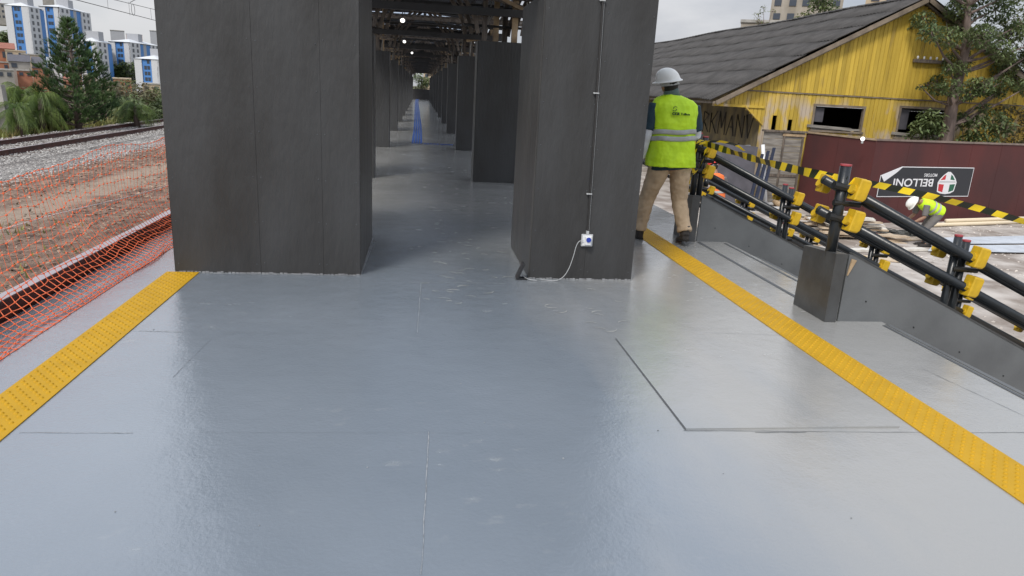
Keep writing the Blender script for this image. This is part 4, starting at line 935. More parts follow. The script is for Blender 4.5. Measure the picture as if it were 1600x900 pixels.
# windows
for (wa, wb, wz0, wz1) in (W1, W2):
    f = MB(); a, b, c, d = wa - O.x, wb - O.x, wz0 - O.z, wz1 - O.z
    f.box(a - .06, b + .06, -.075, .02, d - .01, d + .06); f.box(a - .05, a + .01, -.07, .03, c, d - .012); f.box(b - .01, b + .05, -.07, .03, c, d - .012); f.box(a - .1, b + .1, -.09, .03, c - .06, c - .002)
    wn = f.build('window', M['trimw'], hs_)
    g_ = MB(); g_.box(a + .02, a + .38, .05, .07, c + .25, d - .05); g_.build('broken_sash', M['slate'], wn)
    g_ = MB(); g_.bar((a, -.03, c + .02), (b, -.02, c - .05 + .1), .03, .06); g_.bar((a - .2, -.09, c + .12), (b - .35, -.10, c + .06), .03, .09); g_.build('loose_board', M['plank_g'], wn)
    MB().bar((a + .05, .3, c + .1), (b - .1, .3, c + .05), .03, .05).build('loose_board', M['wood_l'], wn)
# roof: corrugated rows stepping down the slope
def roof_side(sgn, nm):
    m_ = MB(); rows = 7; per = .19; ys_ = []; y = -.35
    while y < HL + .3: ys_.append(y); y += per / 4
    xr, xe = RX - O.x, (EX if sgn < 0 else EX2) - O.x - (.10 if sgn < 0 else -.1)
    ze = EZ - O.z + .08 - .05; zr_ = RZ - O.z + .10
    for r_ in range(rows):
        f0, f1 = r_ / rows, (r_ + 1) / rows + .012; off = random.uniform(0, .02)
        for i in range(len(ys_) - 1):
            ya, yb = ys_[i], ys_[i + 1]
            def P(f, y_, k_):
                x = xr + (xe - xr) * f; z = zr_ + (ze - zr_) * f + .025 * sin(2 * pi * (y_ + off) / per) + .022 * (1 - (f * rows - r_)) * -1 + .022 + .03 * sin(y_ * .5) + .015 * sin(y_ * 2.3 + r_); return (x, y_, z)
            a, b, c, d = P(f0, ya, 0), P(f0, yb, 0), P(f1, yb, 0), P(f1, ya, 0)
            m_.quad(a, b, c, d) if sgn > 0 else m_.quad(a, d, c, b)
    o = m_.build(nm, M['troof'], hs_, smooth=True); o.modifiers.new('s', 'SOLIDIFY').thickness = .012; return o
roof_side(-1, 'roof'); roof_side(1, 'roof')
mb = MB(); y = -.35
while y < HL: mb.tube([(RX - O.x, y, RZ - O.z + .10 + .03 * sin(y * .5)), (RX - O.x, y + .5, RZ - O.z + .12 + .03 * sin(y * .5))], [(.14, .07), (.12, .06)], 8); y += .46
mb.build('ridge_tiles', M['troof'], hs_)
for sgn, xe in ((-1, EX), (1, EX2)):
    MB().bar((xe - O.x, -.34, EZ - O.z - .06 - .02), (RX - O.x, -.34, RZ - O.z + .0), .03, .13, up=(0, 0, 1)).build('barge_board', M['trimw'], hs_)
    MB().bar((xe - O.x + .4 * -sgn, -.2, EZ - O.z - .16 + .2), (RX - O.x, -.2, RZ - O.z - .10), .08, .05, up=(0, 0, 1)).build('rafter', M['wood'], hs_)
MB().box(EX - O.x - .08, EX - O.x + .04, -.3, HL, EZ - O.z - .10, EZ - O.z - .03).build('eave_beam', M['trimw'], hs_)
# insulator shelf on the gable
sp0 = at_y(1427, 92, HY - .1); sh = empty('insulator_shelf', (sp0.x, HY - .14, sp0.z)); tag(sh, 'wooden bracket with white insulators fixed high on the yellow gable', 'bracket')
MB().box(0, 1.3, -.05, .05, -.10, 0).build('shelf', M['wood'], sh)
for i in range(5): MB().ball((.12 + i * .22, 0, .05), (.035, .035, .055), 8, 6).build('insulator', M['white_p'], sh, smooth=True)
# small bright lamp on top of hoarding
p = HB_ + hd_ * 0.0 + Vector((0, 0, hz + .1)); 
lb_ = at_y(1348, 217, 18.3); lo_ = empty('work_lamp', lb_); tag(lo_, 'small round bright lamp on top of the hoarding corner', 'lamp')
MB().ball((0, 0, .0), .055, 12, 8).build('bulb', em, lo_, smooth=True); MB().box(-.02, .02, -.02, .02, -.12, -.05).build('holder', M['grey_p'], lo_)

# ------------------------------------------------------------------ vegetation
def leaves(mb_, c, r, n, size, rnd, flat=.8, elong=2.0, droop=0.):
    for i in range(n):
        while True:
            p = Vector((rnd.uniform(-1, 1), rnd.uniform(-1, 1), rnd.uniform(-1, 1)))
            if p.length < 1: break
        p = p * (p.length ** -.35 if p.length > .05 else 1)
        q = Vector(c) + Vector((p.x * r, p.y * r, p.z * r * flat))
        a = rnd.uniform(0, 2 * pi); e_ = rnd.uniform(-.7, .5) - droop; s_ = size * rnd.uniform(.6, 1.3)
        u = Vector((cos(a) * cos(e_), sin(a) * cos(e_), sin(e_))); v = u.cross(Vector((rnd.uniform(-.4, .4), rnd.uniform(-.4, .4), 1))).normalized()
        mb_.quad(q, q + u * s_ * .5 + v * s_ / elong * .5, q + u * s_ + Vector((0, 0, -.12 * s_)), q + u * s_ * .5 - v * s_ / elong * .5)
M['bark'] = mat('bark', (.20, .15, .13), .9, col2=(.10, .075, .065), vscale=5, bump=.8, bscale=14, stretch=(2, 2, .6))
M['leaf_g'] = leafmat('leaf_green', (.17, .21, .085), (.085, .13, .05)); M['leaf_y'] = leafmat('leaf_olive', (.22, .24, .09), (.13, .16, .06))
M['needle'] = leafmat('needle_green', (.11, .18, .06), (.05, .10, .04)); M['palm'] = leafmat('palm_green', (.16, .22, .04), (.06, .11, .02))
M['leaf_dry'] = leafmat('leaf_dry', (.17, .14, .08), (.11, .11, .05))
def tree(name, base, pts, rad, clumps, leafm, label, cat='tree', group=None, n=500, size=.16, seed=1, droop=0.1):
    rnd = random.Random(seed); t = empty(name, base); tag(t, label, cat, group)
    m_ = MB(); m_.tube(smooth_pts(pts, 4), [rad * (1 - .65 * i / (len(smooth_pts(pts, 4)) - 1)) for i in range(len(smooth_pts(pts, 4)))], 10)
    m_.build('trunk', M['bark'], t, smooth=True)
    P = smooth_pts(pts, 4); br = MB(); cr_ = MB()
    for (c, r) in clumps:
        c = Vector(c); s_ = min(P[len(P) // 3:], key=lambda q: abs(q.z - c.z + .55 * Vector((q.x - c.x, q.y - c.y, 0)).length)); mid = s_.lerp(c, .5) + Vector((rnd.uniform(-.12, .12), rnd.uniform(-.1, .1), rnd.uniform(-.12, .02)))
        br.tube([s_, mid, c], [rad * .22, rad * .14, rad * .05], 6)
        leaves(cr_, c, r, int(n * r * r * 4), size, rnd, .75, 2.2, droop)
        for q in range(5):
            e_ = c + Vector((rnd.uniform(-r, r), rnd.uniform(-r, r), rnd.uniform(-r, r))) * .8; br.tube([c, e_], [rad * .08, .006], 4)
    br.build('branch', M['bark'], t); cr_.build('crown', leafm, t)
    return t
# tree in front of the house on the right (behind the hoarding)
TY = 21.0
tb = at_y(1478, 218, TY); top = at_y(1515, 40, TY); base = Vector((tb.x - .12, TY, ZR))
def L_(px, py, y=TY): return at_y(px, py, y) - base
cl = []
rnd = random.Random(11)
for (px, py, r) in ((1500, 20, .55), (1560, 15, .5), (1450, 25, .35), (1480, 55, .45), (1540, 60, .5), (1590, 45, .4), (1560, 100, .4), (1500, 100, .45), (1480, 130, .35), (1530, 135, .38), (1470, 128, .28), (1455, 140, .14), (1570, 75, .4), (1595, 100, .35), (1520, -10, .6), (1575, -30, .5), (1490, -30, .5), (1610, 80, .4), (1600, 130, .35), (1565, 135, .28), (1545, 160, .2), (1510, 150, .25)):
    cl.append((tuple(L_(px + rnd.uniform(-8, 8), py + rnd.uniform(-8, 8), TY + rnd.uniform(-.7, .9))), r)); cl.append((tuple(L_(px + rnd.uniform(-25, 25), py + rnd.uniform(-25, 12), TY + rnd.uniform(-.9, 1.1))), r * .8))
tree('leafy_tree', base, [(0, 0, 0), tuple(L_(1478, 218)), tuple(L_(1490, 150)), tuple(L_(1508, 80)), tuple(L_(1512, 10))], .24, cl, M['leaf_g'], 'leafy tree with thick leaning trunk in front of the yellow gable', n=680, size=.115, seed=4, droop=.35)
cl = [(tuple(at_y(px, py, TY + .6) - base), r) for (px, py, r) in ((1585, 30, .5), (1600, 70, .5), (1580, 100, .4), (1605, 0, .5), (1590, 130, .35), (1560, 45, .4))]
b2 = Vector((at_y(1630, 200, TY + .6).x, TY + .6, ZR)); cl = [(tuple(Vector(c) + base - b2), r) for c, r in cl]
tree('olive_tree', b2, [(0, 0, 0), (-.1, 0, 2.5), (-.3, 0, 5)], .12, cl, M['leaf_y'], 'pale olive leafed tree rising at the right edge behind the leafy tree', n=330, size=.13, seed=9)
def bush(px, py, y, rs, leafm, label, n=420, size=.15, seed=1, zb=ZR, group='shrubs in the yard'):
    rnd = random.Random(seed); c0 = at_y(px, py, y); t = empty('shrub', (c0.x, y, zb)); tag(t, label, 'shrub', group)
    cr_ = MB(); st = MB()
    for (dx, dz, r) in rs:
        c = Vector((dx, rnd.uniform(-.3, .3), c0.z - zb + dz)); leaves(cr_, c, r, int(n * r * r * 4), size, rnd, .85, 2.1, .25); st.tube([(dx * .3, 0, 0), c * .55 + Vector((0, 0, .05)), c], [.03, .02, .008], 5)
    cr_.build('foliage', leafm, t); st.build('stem', M['bark'], t)
bush(1450, 190, 20.6, ((-.35, -.15, .3), (0, .1, .38), (.25, -.2, .35), (-.1, -.5, .35), (-.2, -.9, .4)), M['leaf_g'], 'dark shrub filling the broken window left of the trunk', seed=21)
bush(1540, 190, 20.8, ((-.6, .05, .32), (-.2, -.1, .4), (.25, .1, .35), (.6, -.1, .35), (.1, -.6, .5), (-.5, -.7, .4)), M['leaf_g'], 'green shrub right of the trunk above the hoarding', seed=22)
bush(1595, 185, 21.3, ((-.3, .2, .35), (.2, 0, .4), (0, -.5, .5), (.6, .2, .4)), M['leaf_dry'], 'dry brownish shrub at the right edge above the hoarding', seed=23, n=300)

# pine left
def pine(base, H, R0, label, seed=3, nm='pine_tree'):
    rnd = random.Random(seed); t = empty(nm, base); tag(t, label, 'tree')
    MB().tube([(0, 0, 0), (.05, 0, H * .5), (0, 0, H * .98)], [.16, .1, .02], 8).build('trunk', M['bark'], t, smooth=True)
    br = MB(); nd = MB(); z = H * .05
    while z < H * .99:
        f = z / H; R = R0 * (1 - f) ** .8 * (1.0 if f > .28 else .75 + f) + .07; k_ = 6 if f < .7 else 4; a0 = rnd.uniform(0, 6.28)
        for i in range(k_):
            a = a0 + 2 * pi * i / k_ + rnd.uniform(-.3, .3); l = R * rnd.uniform(.72, 1.1); d = Vector((cos(a), sin(a), 0))
            pts = [Vector((0, 0, z)) + d * l * q + Vector((0, 0, l * (.05 * q + .38 * q * q))) for q in (0, .3, .6, .8, 1.)]
            br.tube(pts, [.035, .025, .018, .012, .006], 4)
            for j in range(9 + int(l * 13)):
                q = 1.03 - .62 * rnd.random() ** 1.5; c = Vector((0, 0, z)) + d * l * q + Vector((0, 0, l * (.05 * q + .38 * q * q))) + Vector((rnd.uniform(-.11, .11), rnd.uniform(-.11, .11), rnd.uniform(-.05, .05))) * (1 + l * .5)
                tip = (d * .6 + Vector((rnd.uniform(-.4, .4), rnd.uniform(-.4, .4), .95))).normalized()
                for m__ in range(9):
                    dd = (tip + Vector((rnd.uniform(-.55, .55), rnd.uniform(-.55, .55), rnd.uniform(-.4, .3)))).normalized() * rnd.uniform(.16, .3); sv = dd.cross(Vector((rnd.random(), rnd.random(), .3))).normalized() * .019
                    nd.tri(c - sv, c + sv, c + dd)
        z += H * .052
    br.build('branch', M['bark'], t); nd.build('needles', M['needle'], t)
pb_ = at_d(122, 192, 38); pine(Vector((pb_.x, pb_.y, ZL)), at_d(113, 33, 38).z - ZL, 1.95, 'tall dark pine tree standing beyond the railway track')
def palm(px, top_py, d, label, seed, n=46, sc=1.):
    rnd = random.Random(seed); p = at_d(px, 150, d); zt = at_d(px, top_py, d).z; t = empty('palm_tree', (p.x, p.y, ZL)); tag(t, label, 'palm', 'palms beyond the track')
    H = max(.4, (zt - ZL) * .62)
    MB().tube([(0, 0, 0), (0, 0, H * .8)], [.16, .1], 8).build('trunk', M['bark'], t, smooth=True)
    m_ = MB()
    for i in range(n):
        a = rnd.uniform(0, 2 * pi); l = rnd.uniform(1.2, 2.0) * sc; up = rnd.uniform(.35, 1.25); d_ = Vector((cos(a), sin(a), 0)); h0 = rnd.uniform(.35, .85) * H
        prev = None
        for q in range(12):
            f = q / 11; c = Vector((0, 0, h0)) + d_ * (l * .75 * f) + Vector((0, 0, l * (up * f - (up * .75 + .55) * f * f * 1.15)))
            if prev is not None:
                s_ = Vector((-d_.y, d_.x, 0)); w_ = .42 * sc * sin(pi * min(1, f * .9 + .1)) 
                for sg in (-1, 1):
                    for h_ in (0, .33, .66):
                        pq = prev.lerp(c, h_); tip = pq + s_ * sg * w_ * .7 + (c - prev) * 1.3 + Vector((0, 0, -w_ * .75)); wv = (c - prev) * .10
                        m_.tri(pq - wv, pq + wv, tip)
            prev = c
    m_.build('fronds', M['palm'], t)
palm(36, 88, 38, 'bushy palm with drooping fronds beside the concrete post at the left edge', 31, 70, 1.05)
palm(62, 100, 37, 'smaller drooping palm just left of the pine', 32, 40, .9)
palm(210, 130, 40, 'palm right of the pine near the columns', 33, 44, .8)
palm(22, 125, 35, 'low palm bending over the verge at the far left', 34, 40, .7)
def fartree(px, py_top, d, r, lm, label, seed, zb=-3., nc=9):
    rnd = random.Random(seed); c0 = at_d(px, py_top, d); base = Vector((c0.x, c0.y, zb)); H = c0.z - zb; cl = []
    for i in range(nc): cl.append(((rnd.uniform(-r, r) * .8, rnd.uniform(-r, r) * .6, H - rnd.uniform(.25, 1.5) * r), r * rnd.uniform(.35, .5)))
    tree('background_tree', base, [(0, 0, 0), (0, 0, H * .5), (0, 0, H * .8)], .12 + r * .03, cl, lm, label, group='trees beyond the track', n=max(12, int(260 / (r * r))), size=.12 + .11 * r, seed=seed)
fartree(195, 125, 52, 2.0, M['leaf_dry'], 'sparse brownish tree right of the pine below the blue towers', 41)
fartree(235, 150, 46, 1.6, M['leaf_g'], 'round green tree touching the left column edge beyond the track', 42)
fartree(165, 160, 44, 1.5, M['leaf_y'], 'low yellow green tree at the right foot of the pine', 43)
fartree(50, 138, 48, 2.0, M['leaf_g'], 'green tree behind the palms under the brick houses', 44)
fartree(85, 165, 42, 1.5, M['leaf_g'], 'dark green tree at the left foot of the pine', 45)
fartree(150, 120, 60, 1.9, M['leaf_y'], 'pale green tree showing behind the pine trunk', 46)
fartree(245, 135, 60, 1.8, M['leaf_y'], 'light green treetop under the lowest blue tower', 47)
fartree(-30, 130, 48, 2.2, M['leaf_g'], 'green tree past the left edge behind the concrete post', 48)
# hedge mass along the verge
mb = MB(); rnd = random.Random(77)
for i in range(120):
    y = rnd.uniform(24, 66); x = -16.4 - rnd.uniform(0, 3.4) - max(0, (y - 30)) * .02; leaves(mb, (x, y, ZL + rnd.uniform(.1, .9)), rnd.uniform(.5, 1.0), 230, .26, rnd, .8, 2.4, .2)
tag(mb.build('verge_undergrowth', M['leaf_g']), kind='stuff', label='tangled green undergrowth along the far side of the track', cat='undergrowth')

# concrete post at far left
cp = at_z(14, 212, ZL); o = MB().hexa([(cp.x - 1.1, cp.y, ZL), (cp.x + .02, cp.y, ZL), (cp.x + .02, cp.y + .3, ZL), (cp.x - 1.1, cp.y + .3, ZL), (cp.x - 1.1, cp.y, .75), (cp.x - .05, cp.y, .75), (cp.x - .05, cp.y + .3, .75), (cp.x - 1.1, cp.y + .3, .75)]).build('concrete_wall', M['conc']); tag(o, 'pale concrete wall end at the left edge beside the track', 'wall')
od = at_z(201, 186, ZL); o = MB().ball((0, 0, .05), (.45, .5, .42), 14, 8).build('dirt_mound', mat('red_soil', (.42, .14, .06), .9, var=.4, bump=.5)); o.location = (od.x, od.y, ZL); tag(o, 'small mound of orange earth beside the far rail', 'mound')
# catenary wires
cw = empty('overhead_wires', (-13.2, 30, 3.8)); tag(cw, 'overhead contact wires with droppers above the railway track', 'wires')
def wline(name, pts, r): return MB().tube([Vector(p) - Vector((-13.2, 30, 3.8)) for p in pts], r, 6).build(name, M['steel_d'], cw)
A, B = at_x(120, 0, -12.9), at_x(247, 33, -13.2); dd = (B - A); wline('contact_wire', [A - dd * .6, B + dd * 2.5], .014)
A2, B2 = at_x(205, 6, -13.2), at_x(246, 16, -13.2); d2 = B2 - A2; wline('messenger_wire', [A2 - d2 * 1.2, B2 + d2 * 5], .012)
for (px, y0_, y1_) in ((168, -8, 14), (202, 3, 24), (236, 13, 31)): wline('dropper', [at_x(px - 1, y0_, -13.2), at_x(px + 1, y1_, -13.2)], .006)
pc = at_x(208, 15, -13.2) - Vector((-13.2, 30, 3.8)); MB().tube([pc + Vector((0, .10 * cos(a) * 2, .25 * sin(a))) for a in [2 * pi * k_ / 16 for k_ in range(17)]], .01, 5).build('loop', M['steel_d'], cw)
wline('stay', [at_x(203, 4, -13.2), at_x(232, -12, -13.2)], .014)

# ------------------------------------------------------------------ distant buildings
M['tw_white'] = mat('tower_white', (.58, .59, .62), .7, var=.08); M['tw_grey'] = mat('tower_grey', (.40, .41, .44), .7, var=.08)
M['tw_blue'] = mat('tower_blue', (.075, .23, .56), .6, var=.1, vscale=.5); M['tw_glass'] = mat('tower_window', (.05, .06, .08), .3); M['tw_roof'] = mat('tower_roof', (.62, .64, .66), .6)
def tower(px_corner, py_top, py_bot, d, wl, wr, ang, label, floors=9, layout='r2', roof=True, blue=True):
    """corner facing us at px_corner; left face width wl m, right face width wr m"""
    c = at_d(px_corner, py_top, d); zt = c.z; zb = at_d(px_corner, py_bot, d).z
    t = empty('apartment_tower', (c.x, c.y, zb)); tag(t, label, 'apartment building', 'blue and white apartment towers')
    H = zt - zb; vd = Vector((c.x, c.y, 0)).normalized(); sd_ = Vector((vd.y, -vd.x, 0))
    ld = (-sd_ * cos(ang) + vd * sin(ang)); rd = (sd_ * sin(ang) * 1.0 + vd * cos(ang))
    ln = Vector((-ld.y, ld.x, 0));  ln = ln if ln.dot(vd) < 0 else -ln
    rn = Vector((-rd.y, rd.x, 0));  rn = rn if rn.dot(vd) < 0 else -rn
    def face_slab(dirv, nrm, a, b, z0_, z1_, depth, m, nm, par=t, inset=0.):
        P = [dirv * a + nrm * (-inset), dirv * b + nrm * (-inset), dirv * b - nrm * depth, dirv * a - nrm * depth]
        return MB().hexa([p + Vector((0, 0, z0_)) for p in P] + [p + Vector((0, 0, z1_)) for p in P]).build(nm, m, par)
    # core
    P = [Vector((0, 0, 0)), rd * wr, rd * wr + ld * wl, ld * wl]; ctr = (rd * wr + ld * wl) / 2
    P = [p + (ctr - p) * .12 for p in P]
    MB().hexa([p + Vector((0, 0, -6)) for p in P] + [p + Vector((0, 0, H - .1)) for p in P]).build('core', M['tw_grey'], t)
    face_slab(ld, ln, .05, wl * .30, -6, H, .6, M['tw_white'], 'wall'); face_slab(ld, ln, wl * .70, wl - .0, -6, H, .6, M['tw_white'], 'wall')
    face_slab(ld, ln, wl * .30, wl * .70, -6, H - .3, 1.2, M['tw_blue'] if blue else M['tw_grey'], 'balcony_bay', inset=.35)
    segs_ = ((0, .32, 'w'), (.32, .45, 'b'), (.45, .55, 'g'), (.55, .68, 'b'), (.68, 1., 'w')) if layout == 'r5' else ((0, .68, 'w'), (.68, 1., 'b'))
    fl_h = H / floors; win = None
    def window(dirv, nrm, s_, z, ww, hh, m=M['tw_glass'], inset=0.):
        o = MB().obox((0, 0, 0), dirv * ww / 2, nrm * .06, (0, 0, hh / 2)); return o, dirv * s_ - nrm * (inset - .0) + Vector((0, 0, z))
    cache = {}
    def put(dirv, nrm, s_, z, ww, hh, key, inset=0.):
        b_, loc = window(dirv, nrm, s_, z, ww, hh, inset=inset)
        if key not in cache: cache[key] = b_.build('window', M['tw_glass'], t); o = cache[key]
        else: o = cache[key].copy(); COL.objects.link(o)
        o.parent = t; o.location = loc
    for (a, b, k_) in segs_:
        face_slab(rd, rn, wr * a, wr * b, -6, H - (.0 if k_ == 'w' else .3), .6 if k_ == 'w' else .9, M['tw_white'] if k_ == 'w' else (M['tw_blue'] if k_ == 'b' and blue else M['tw_grey']), 'wall' if k_ != 'b' else 'balcony_bay', inset=0 if k_ == 'w' else .3)
        if k_ == 'w':
            for f in range(floors):
                for q in (.28, .72): put(rd, rn, wr * (a + (b - a) * q), (f + .55) * fl_h, max(1.0, wr * (b - a) * .17), 1.2, 'r')
    for f in range(floors):
        for q in (.44, .57): 
            if random.random() < .8: put(ld, ln, wl * q, (f + .5) * fl_h, .8, 1.1, 'l', inset=.35)
    if roof:
        e_ = [Vector((0, 0, H)) + p * 1.0 + (p - ctr) * .03 for p in (Vector((0, 0, 0)), rd * wr, rd * wr + ld * wl, ld * wl)]
        m_ = MB(); c1 = ctr.lerp((rd * wr * .25 + ld * wl * .5), .8) + Vector((0, 0, H + 1.3)); c2 = ctr.lerp((rd * wr * .75 + ld * wl * .5), .8) + Vector((0, 0, H + 1.3))
        m_.poly([e_[0], e_[1], c2, c1]); m_.poly([e_[2], e_[3], c1, c2]); m_.tri(e_[1], e_[2], c2); m_.tri(e_[3], e_[0], c1); m_.poly([e_[3], e_[2], e_[1], e_[0]])
        m_.build('roof', M['tw_roof'], t)
        MB().box(ctr.x - 2, ctr.x + 2, ctr.y - 2, ctr.y + 2, H + .5, H + 3.4).build('tank_room', M['tw_grey'], t)
tower(44, 10, 100, 300, 7.4, 11, radians(25), 'tall blue and white apartment tower, leftmost', 9, 'r2')
tower(92.5, 11, 103, 318, 7.0, 24, radians(25), 'tall blue and white apartment tower second from the left, behind the pine top', 9, 'r5')
tower(151, 65, 122, 285, 6, 11, radians(25), 'lower blue and white apartment block directly right of the pine', 6, 'r2')
tower(203, 66, 126, 300, 7.6, 24, radians(25), 'blue and white apartment block in the middle right of the pine', 7, 'r5')
tower(247, 93, 138, 262, 7.6, 18, radians(25), 'lowest and nearest blue and white block touching the column', 5, 'r5')
def block(px0, px1, py_t, py_b, d, m, label, depth=10, wn=3, fl=4, roofm=None, name='background_building', grp='distant plain buildings', rt='flat'):
    a, b = at_d(px0, py_t, d), at_d(px1, py_t, d); zb = at_d((px0 + px1) / 2, py_b, d).z; zt = (a.z + b.z) / 2
    c = (a + b) / 2; t = empty(name, (c.x, c.y, zb)); tag(t, label, 'building' if name != 'hillside_house' else 'house', grp)
    u = Vector((b.x - a.x, b.y - a.y, 0)); W = u.length; u.normalize(); v = Vector((-u.y, u.x, 0)); v = v if v.dot(Vector((c.x, c.y, 0))) > 0 else -v; H = zt - zb
    P = [-u * W / 2, u * W / 2, u * W / 2 + v * depth, -u * W / 2 + v * depth]
    MB().hexa([p + Vector((0, 0, -2.5)) for p in P] + [p + Vector((0, 0, H)) for p in P]).build('wall', m, t)
    if rt == 'flat':
        P2 = [p * 1.0 + (p - v * depth / 2) * .03 for p in P]; MB().hexa([p + Vector((0, 0, H + .01)) for p in P2] + [p + Vector((0, 0, H + .22)) for p in P2]).build('roof', roofm or M['conc'], t)
    else:
        m_ = MB(); e0 = [p + (p - v * depth / 2) * .08 + Vector((0, 0, H)) for p in P]; R1 = (-u * W * .54 + v * depth / 2) + Vector((0, 0, H + depth * .16)); R2 = (u * W * .54 + v * depth / 2) + Vector((0, 0, H + depth * .16))
        m_.poly([e0[0], e0[1], R2, R1]); m_.poly([e0[2], e0[3], R1, R2]); m_.tri(e0[1], e0[2], R2); m_.tri(e0[3], e0[0], R1); m_.build('roof', roofm or M['conc'], t)
    w0_ = None
    for f in range(fl):
        for k_ in range(wn):
            if random.random() < .12: continue
            loc = u * (-W / 2 + W * (k_ + .5 + random.uniform(-.08, .08)) / wn) - v * .03 + Vector((0, 0, H * (f + .58) / fl))
            if w0_ is None: w0_ = MB().obox((0, 0, 0), u * min(.6, W / wn * .25), v * .05, (0, 0, min(.55, H / fl * .22))).build('window', M['tw_glass'], t); o = w0_
            else: o = w0_.copy(); COL.objects.link(o); o.parent = t
            o.location = loc
    return t
M['brick'] = mat('clay_brick', (.45, .20, .12), .85, col2=(.32, .13, .08), vscale=.8, bump=.2); M['cream'] = mat('cream_render', (.52, .42, .30), .85, var=.2, vscale=.6); M['render_g'] = mat('grey_render', (.36, .34, .31), .85, var=.25, vscale=.6); M['tile_r'] = mat('clay_tiles', (.33, .13, .09), .85, var=.3)
hb = [(-30, 22, 75, 98, 172, 'brick', 'brick house with red roof at the upper left edge', 'tile_r', 'gable'), (-8, 14, 98, 112, 160, 'brick', 'brick house below the red roofed one at the left edge', 'conc', 'flat'), (8, 40, 80, 92, 168, 'cream', 'cream flat house on the upper row below the tall tower', 'cream', 'flat'), (33, 63, 86, 98, 162, 'cream', 'cream house with wide window band, upper row right', 'conc', 'flat'), (-6, 21, 110, 124, 140, 'render_g', 'pale rendered house lowest at the left edge', 'conc', 'flat'), (13, 47, 96, 111, 150, 'render_g', 'grey rendered house with dark roof and two white windows', 'slate', 'gable'), (26, 50, 111, 122, 146, 'brick', 'orange brick ground floor house below the grey one', 'conc', 'flat'), (50, 76, 107, 120, 146, 'brick', 'orange brick house right of the grey one', 'slate', 'flat'), (50, 68, 99, 107, 152, 'render_g', 'small grey house above the right orange brick house', 'slate', 'gable'), (74, 95, 100, 118, 150, 'white_p', 'small white walled house half hidden by the pine', 'galv', 'gable'), (130, 150, 118, 140, 140, 'cream', 'cream house seen through the pine branches', 'conc', 'flat'), (176, 205, 124, 140, 150, 'brick', 'orange brick house below the middle blue block', 'cream', 'flat'), (222, 250, 132, 146, 150, 'cream', 'cream wall house below the lowest blue block', 'conc', 'flat'), (100, 128, 128, 150, 135, 'brick', 'reddish house behind the pine trunk', 'tile_r', 'gable')]
for (a, b, t_, bt_, d, m, lb, rm, rt) in hb: block(a, b, t_, bt_, d, M[m], lb, depth=7, wn=2, fl=1, roofm=M[rm], name='hillside_house', grp='small houses below the towers', rt=rt)
block(172, 194, 48, 64, 380, M['tw_grey'], 'plain grey tower top behind the middle blue block', 12, 0, 1)
block(234, 262, 49, 66, 380, M['tw_grey'], 'plain grey tower top at the column edge', 12, 0, 1)
block(197, 222, 54, 68, 420, M['brick'], 'brownish building far behind the blue blocks', 12, 3, 2)
block(66, 84, -3, 12, 400, M['render_g'], 'grey building top between the two tall towers', 12, 0, 1)
block(-20, 12, 5, 30, 460, M['render_g'], 'grey terraced building on the hill at the upper left corner', 14, 5, 3)
fartree(155, 52, 300, 12, M['leaf_g'], 'distant dark treetop between the tall tower and the grey block', 61, -3, 7)
fartree(8, 40, 350, 14, M['leaf_g'], 'distant green trees on the hill left of the tall tower', 62, 0, 9); fartree(-15, 60, 340, 13, M['leaf_g'], 'distant green trees at the left edge above the houses', 63, 0, 9); fartree(12, 65, 230, 8, M['leaf_g'], 'green trees just above the red roofed house', 64, -2, 9)
# building behind the yellow house
M['old_c'] = mat('stained_concrete', (.40, .36, .31), .85, col2=(.26, .23, .19), vscale=.8, bump=.3, stretch=(1, 1, .5))
block(1158, 1240, 36, 90, 62, M['old_c'], 'low stained concrete parapet showing behind the roof ridge', 8, 0, 1)
block(1216, 1330, -70, 60, 75, M['old_c'], 'tall old stained building behind the ridge of the yellow house', 12, 5, 6)
block(1360, 1440, -40, 60, 80, M['cream'], 'cream building behind the roof ridge near the leafy tree', 12, 3, 4)
def rt_tree(px, py, d, r, lm, lb, sd__, nc=8, n=None): 
    rnd = random.Random(sd__); c0 = at_d(px, py, d); base = Vector((c0.x, c0.y, ZR)); H = c0.z - ZR
    cl = [((rnd.uniform(-r, r) * .8, rnd.uniform(-r, r) * .5, H - rnd.uniform(0, 1.3) * r), r * rnd.uniform(.3, .5)) for _ in range(nc)]
    tree('background_tree', base, [(0, 0, 0), (0, 0, H * .5), (0, 0, H * .85)], .15, cl, lm, lb, group='trees behind the yellow house', n=n or max(20, int(240 / (r * r))), size=.12 + .09 * r, seed=sd__)
rt_tree(1300, 2, 58, 1.8, M['leaf_g'], 'dense green treetop behind the roof ridge', 71, 10)
rt_tree(1262, 22, 56, 1.2, M['leaf_y'], 'yellowish bush growing behind the ridge left of the dense treetop', 72, 8)
rt_tree(1350, 2, 60, 1.3, M['leaf_y'], 'pale tree behind the ridge right of the dense treetop', 73, 7)
rt_tree(1198, 14, 58, .8, M['leaf_y'], 'thin sapling rising from the concrete parapet', 74, 5, 60)
rt_tree(1185, 30, 58, .5, M['leaf_dry'], 'bare twiggy plant left of the sapling', 75, 4, 30)
# beyond the far end of the corridor
block(662, 690, 100, 140, 140, M['cream'], 'pale building seen through the far end of the corridor', 10, 3, 3)
fartree(659, 112, 118, 1.9, M['leaf_g'], 'small green tree seen through the far end of the corridor', 81, -1.5, 8)

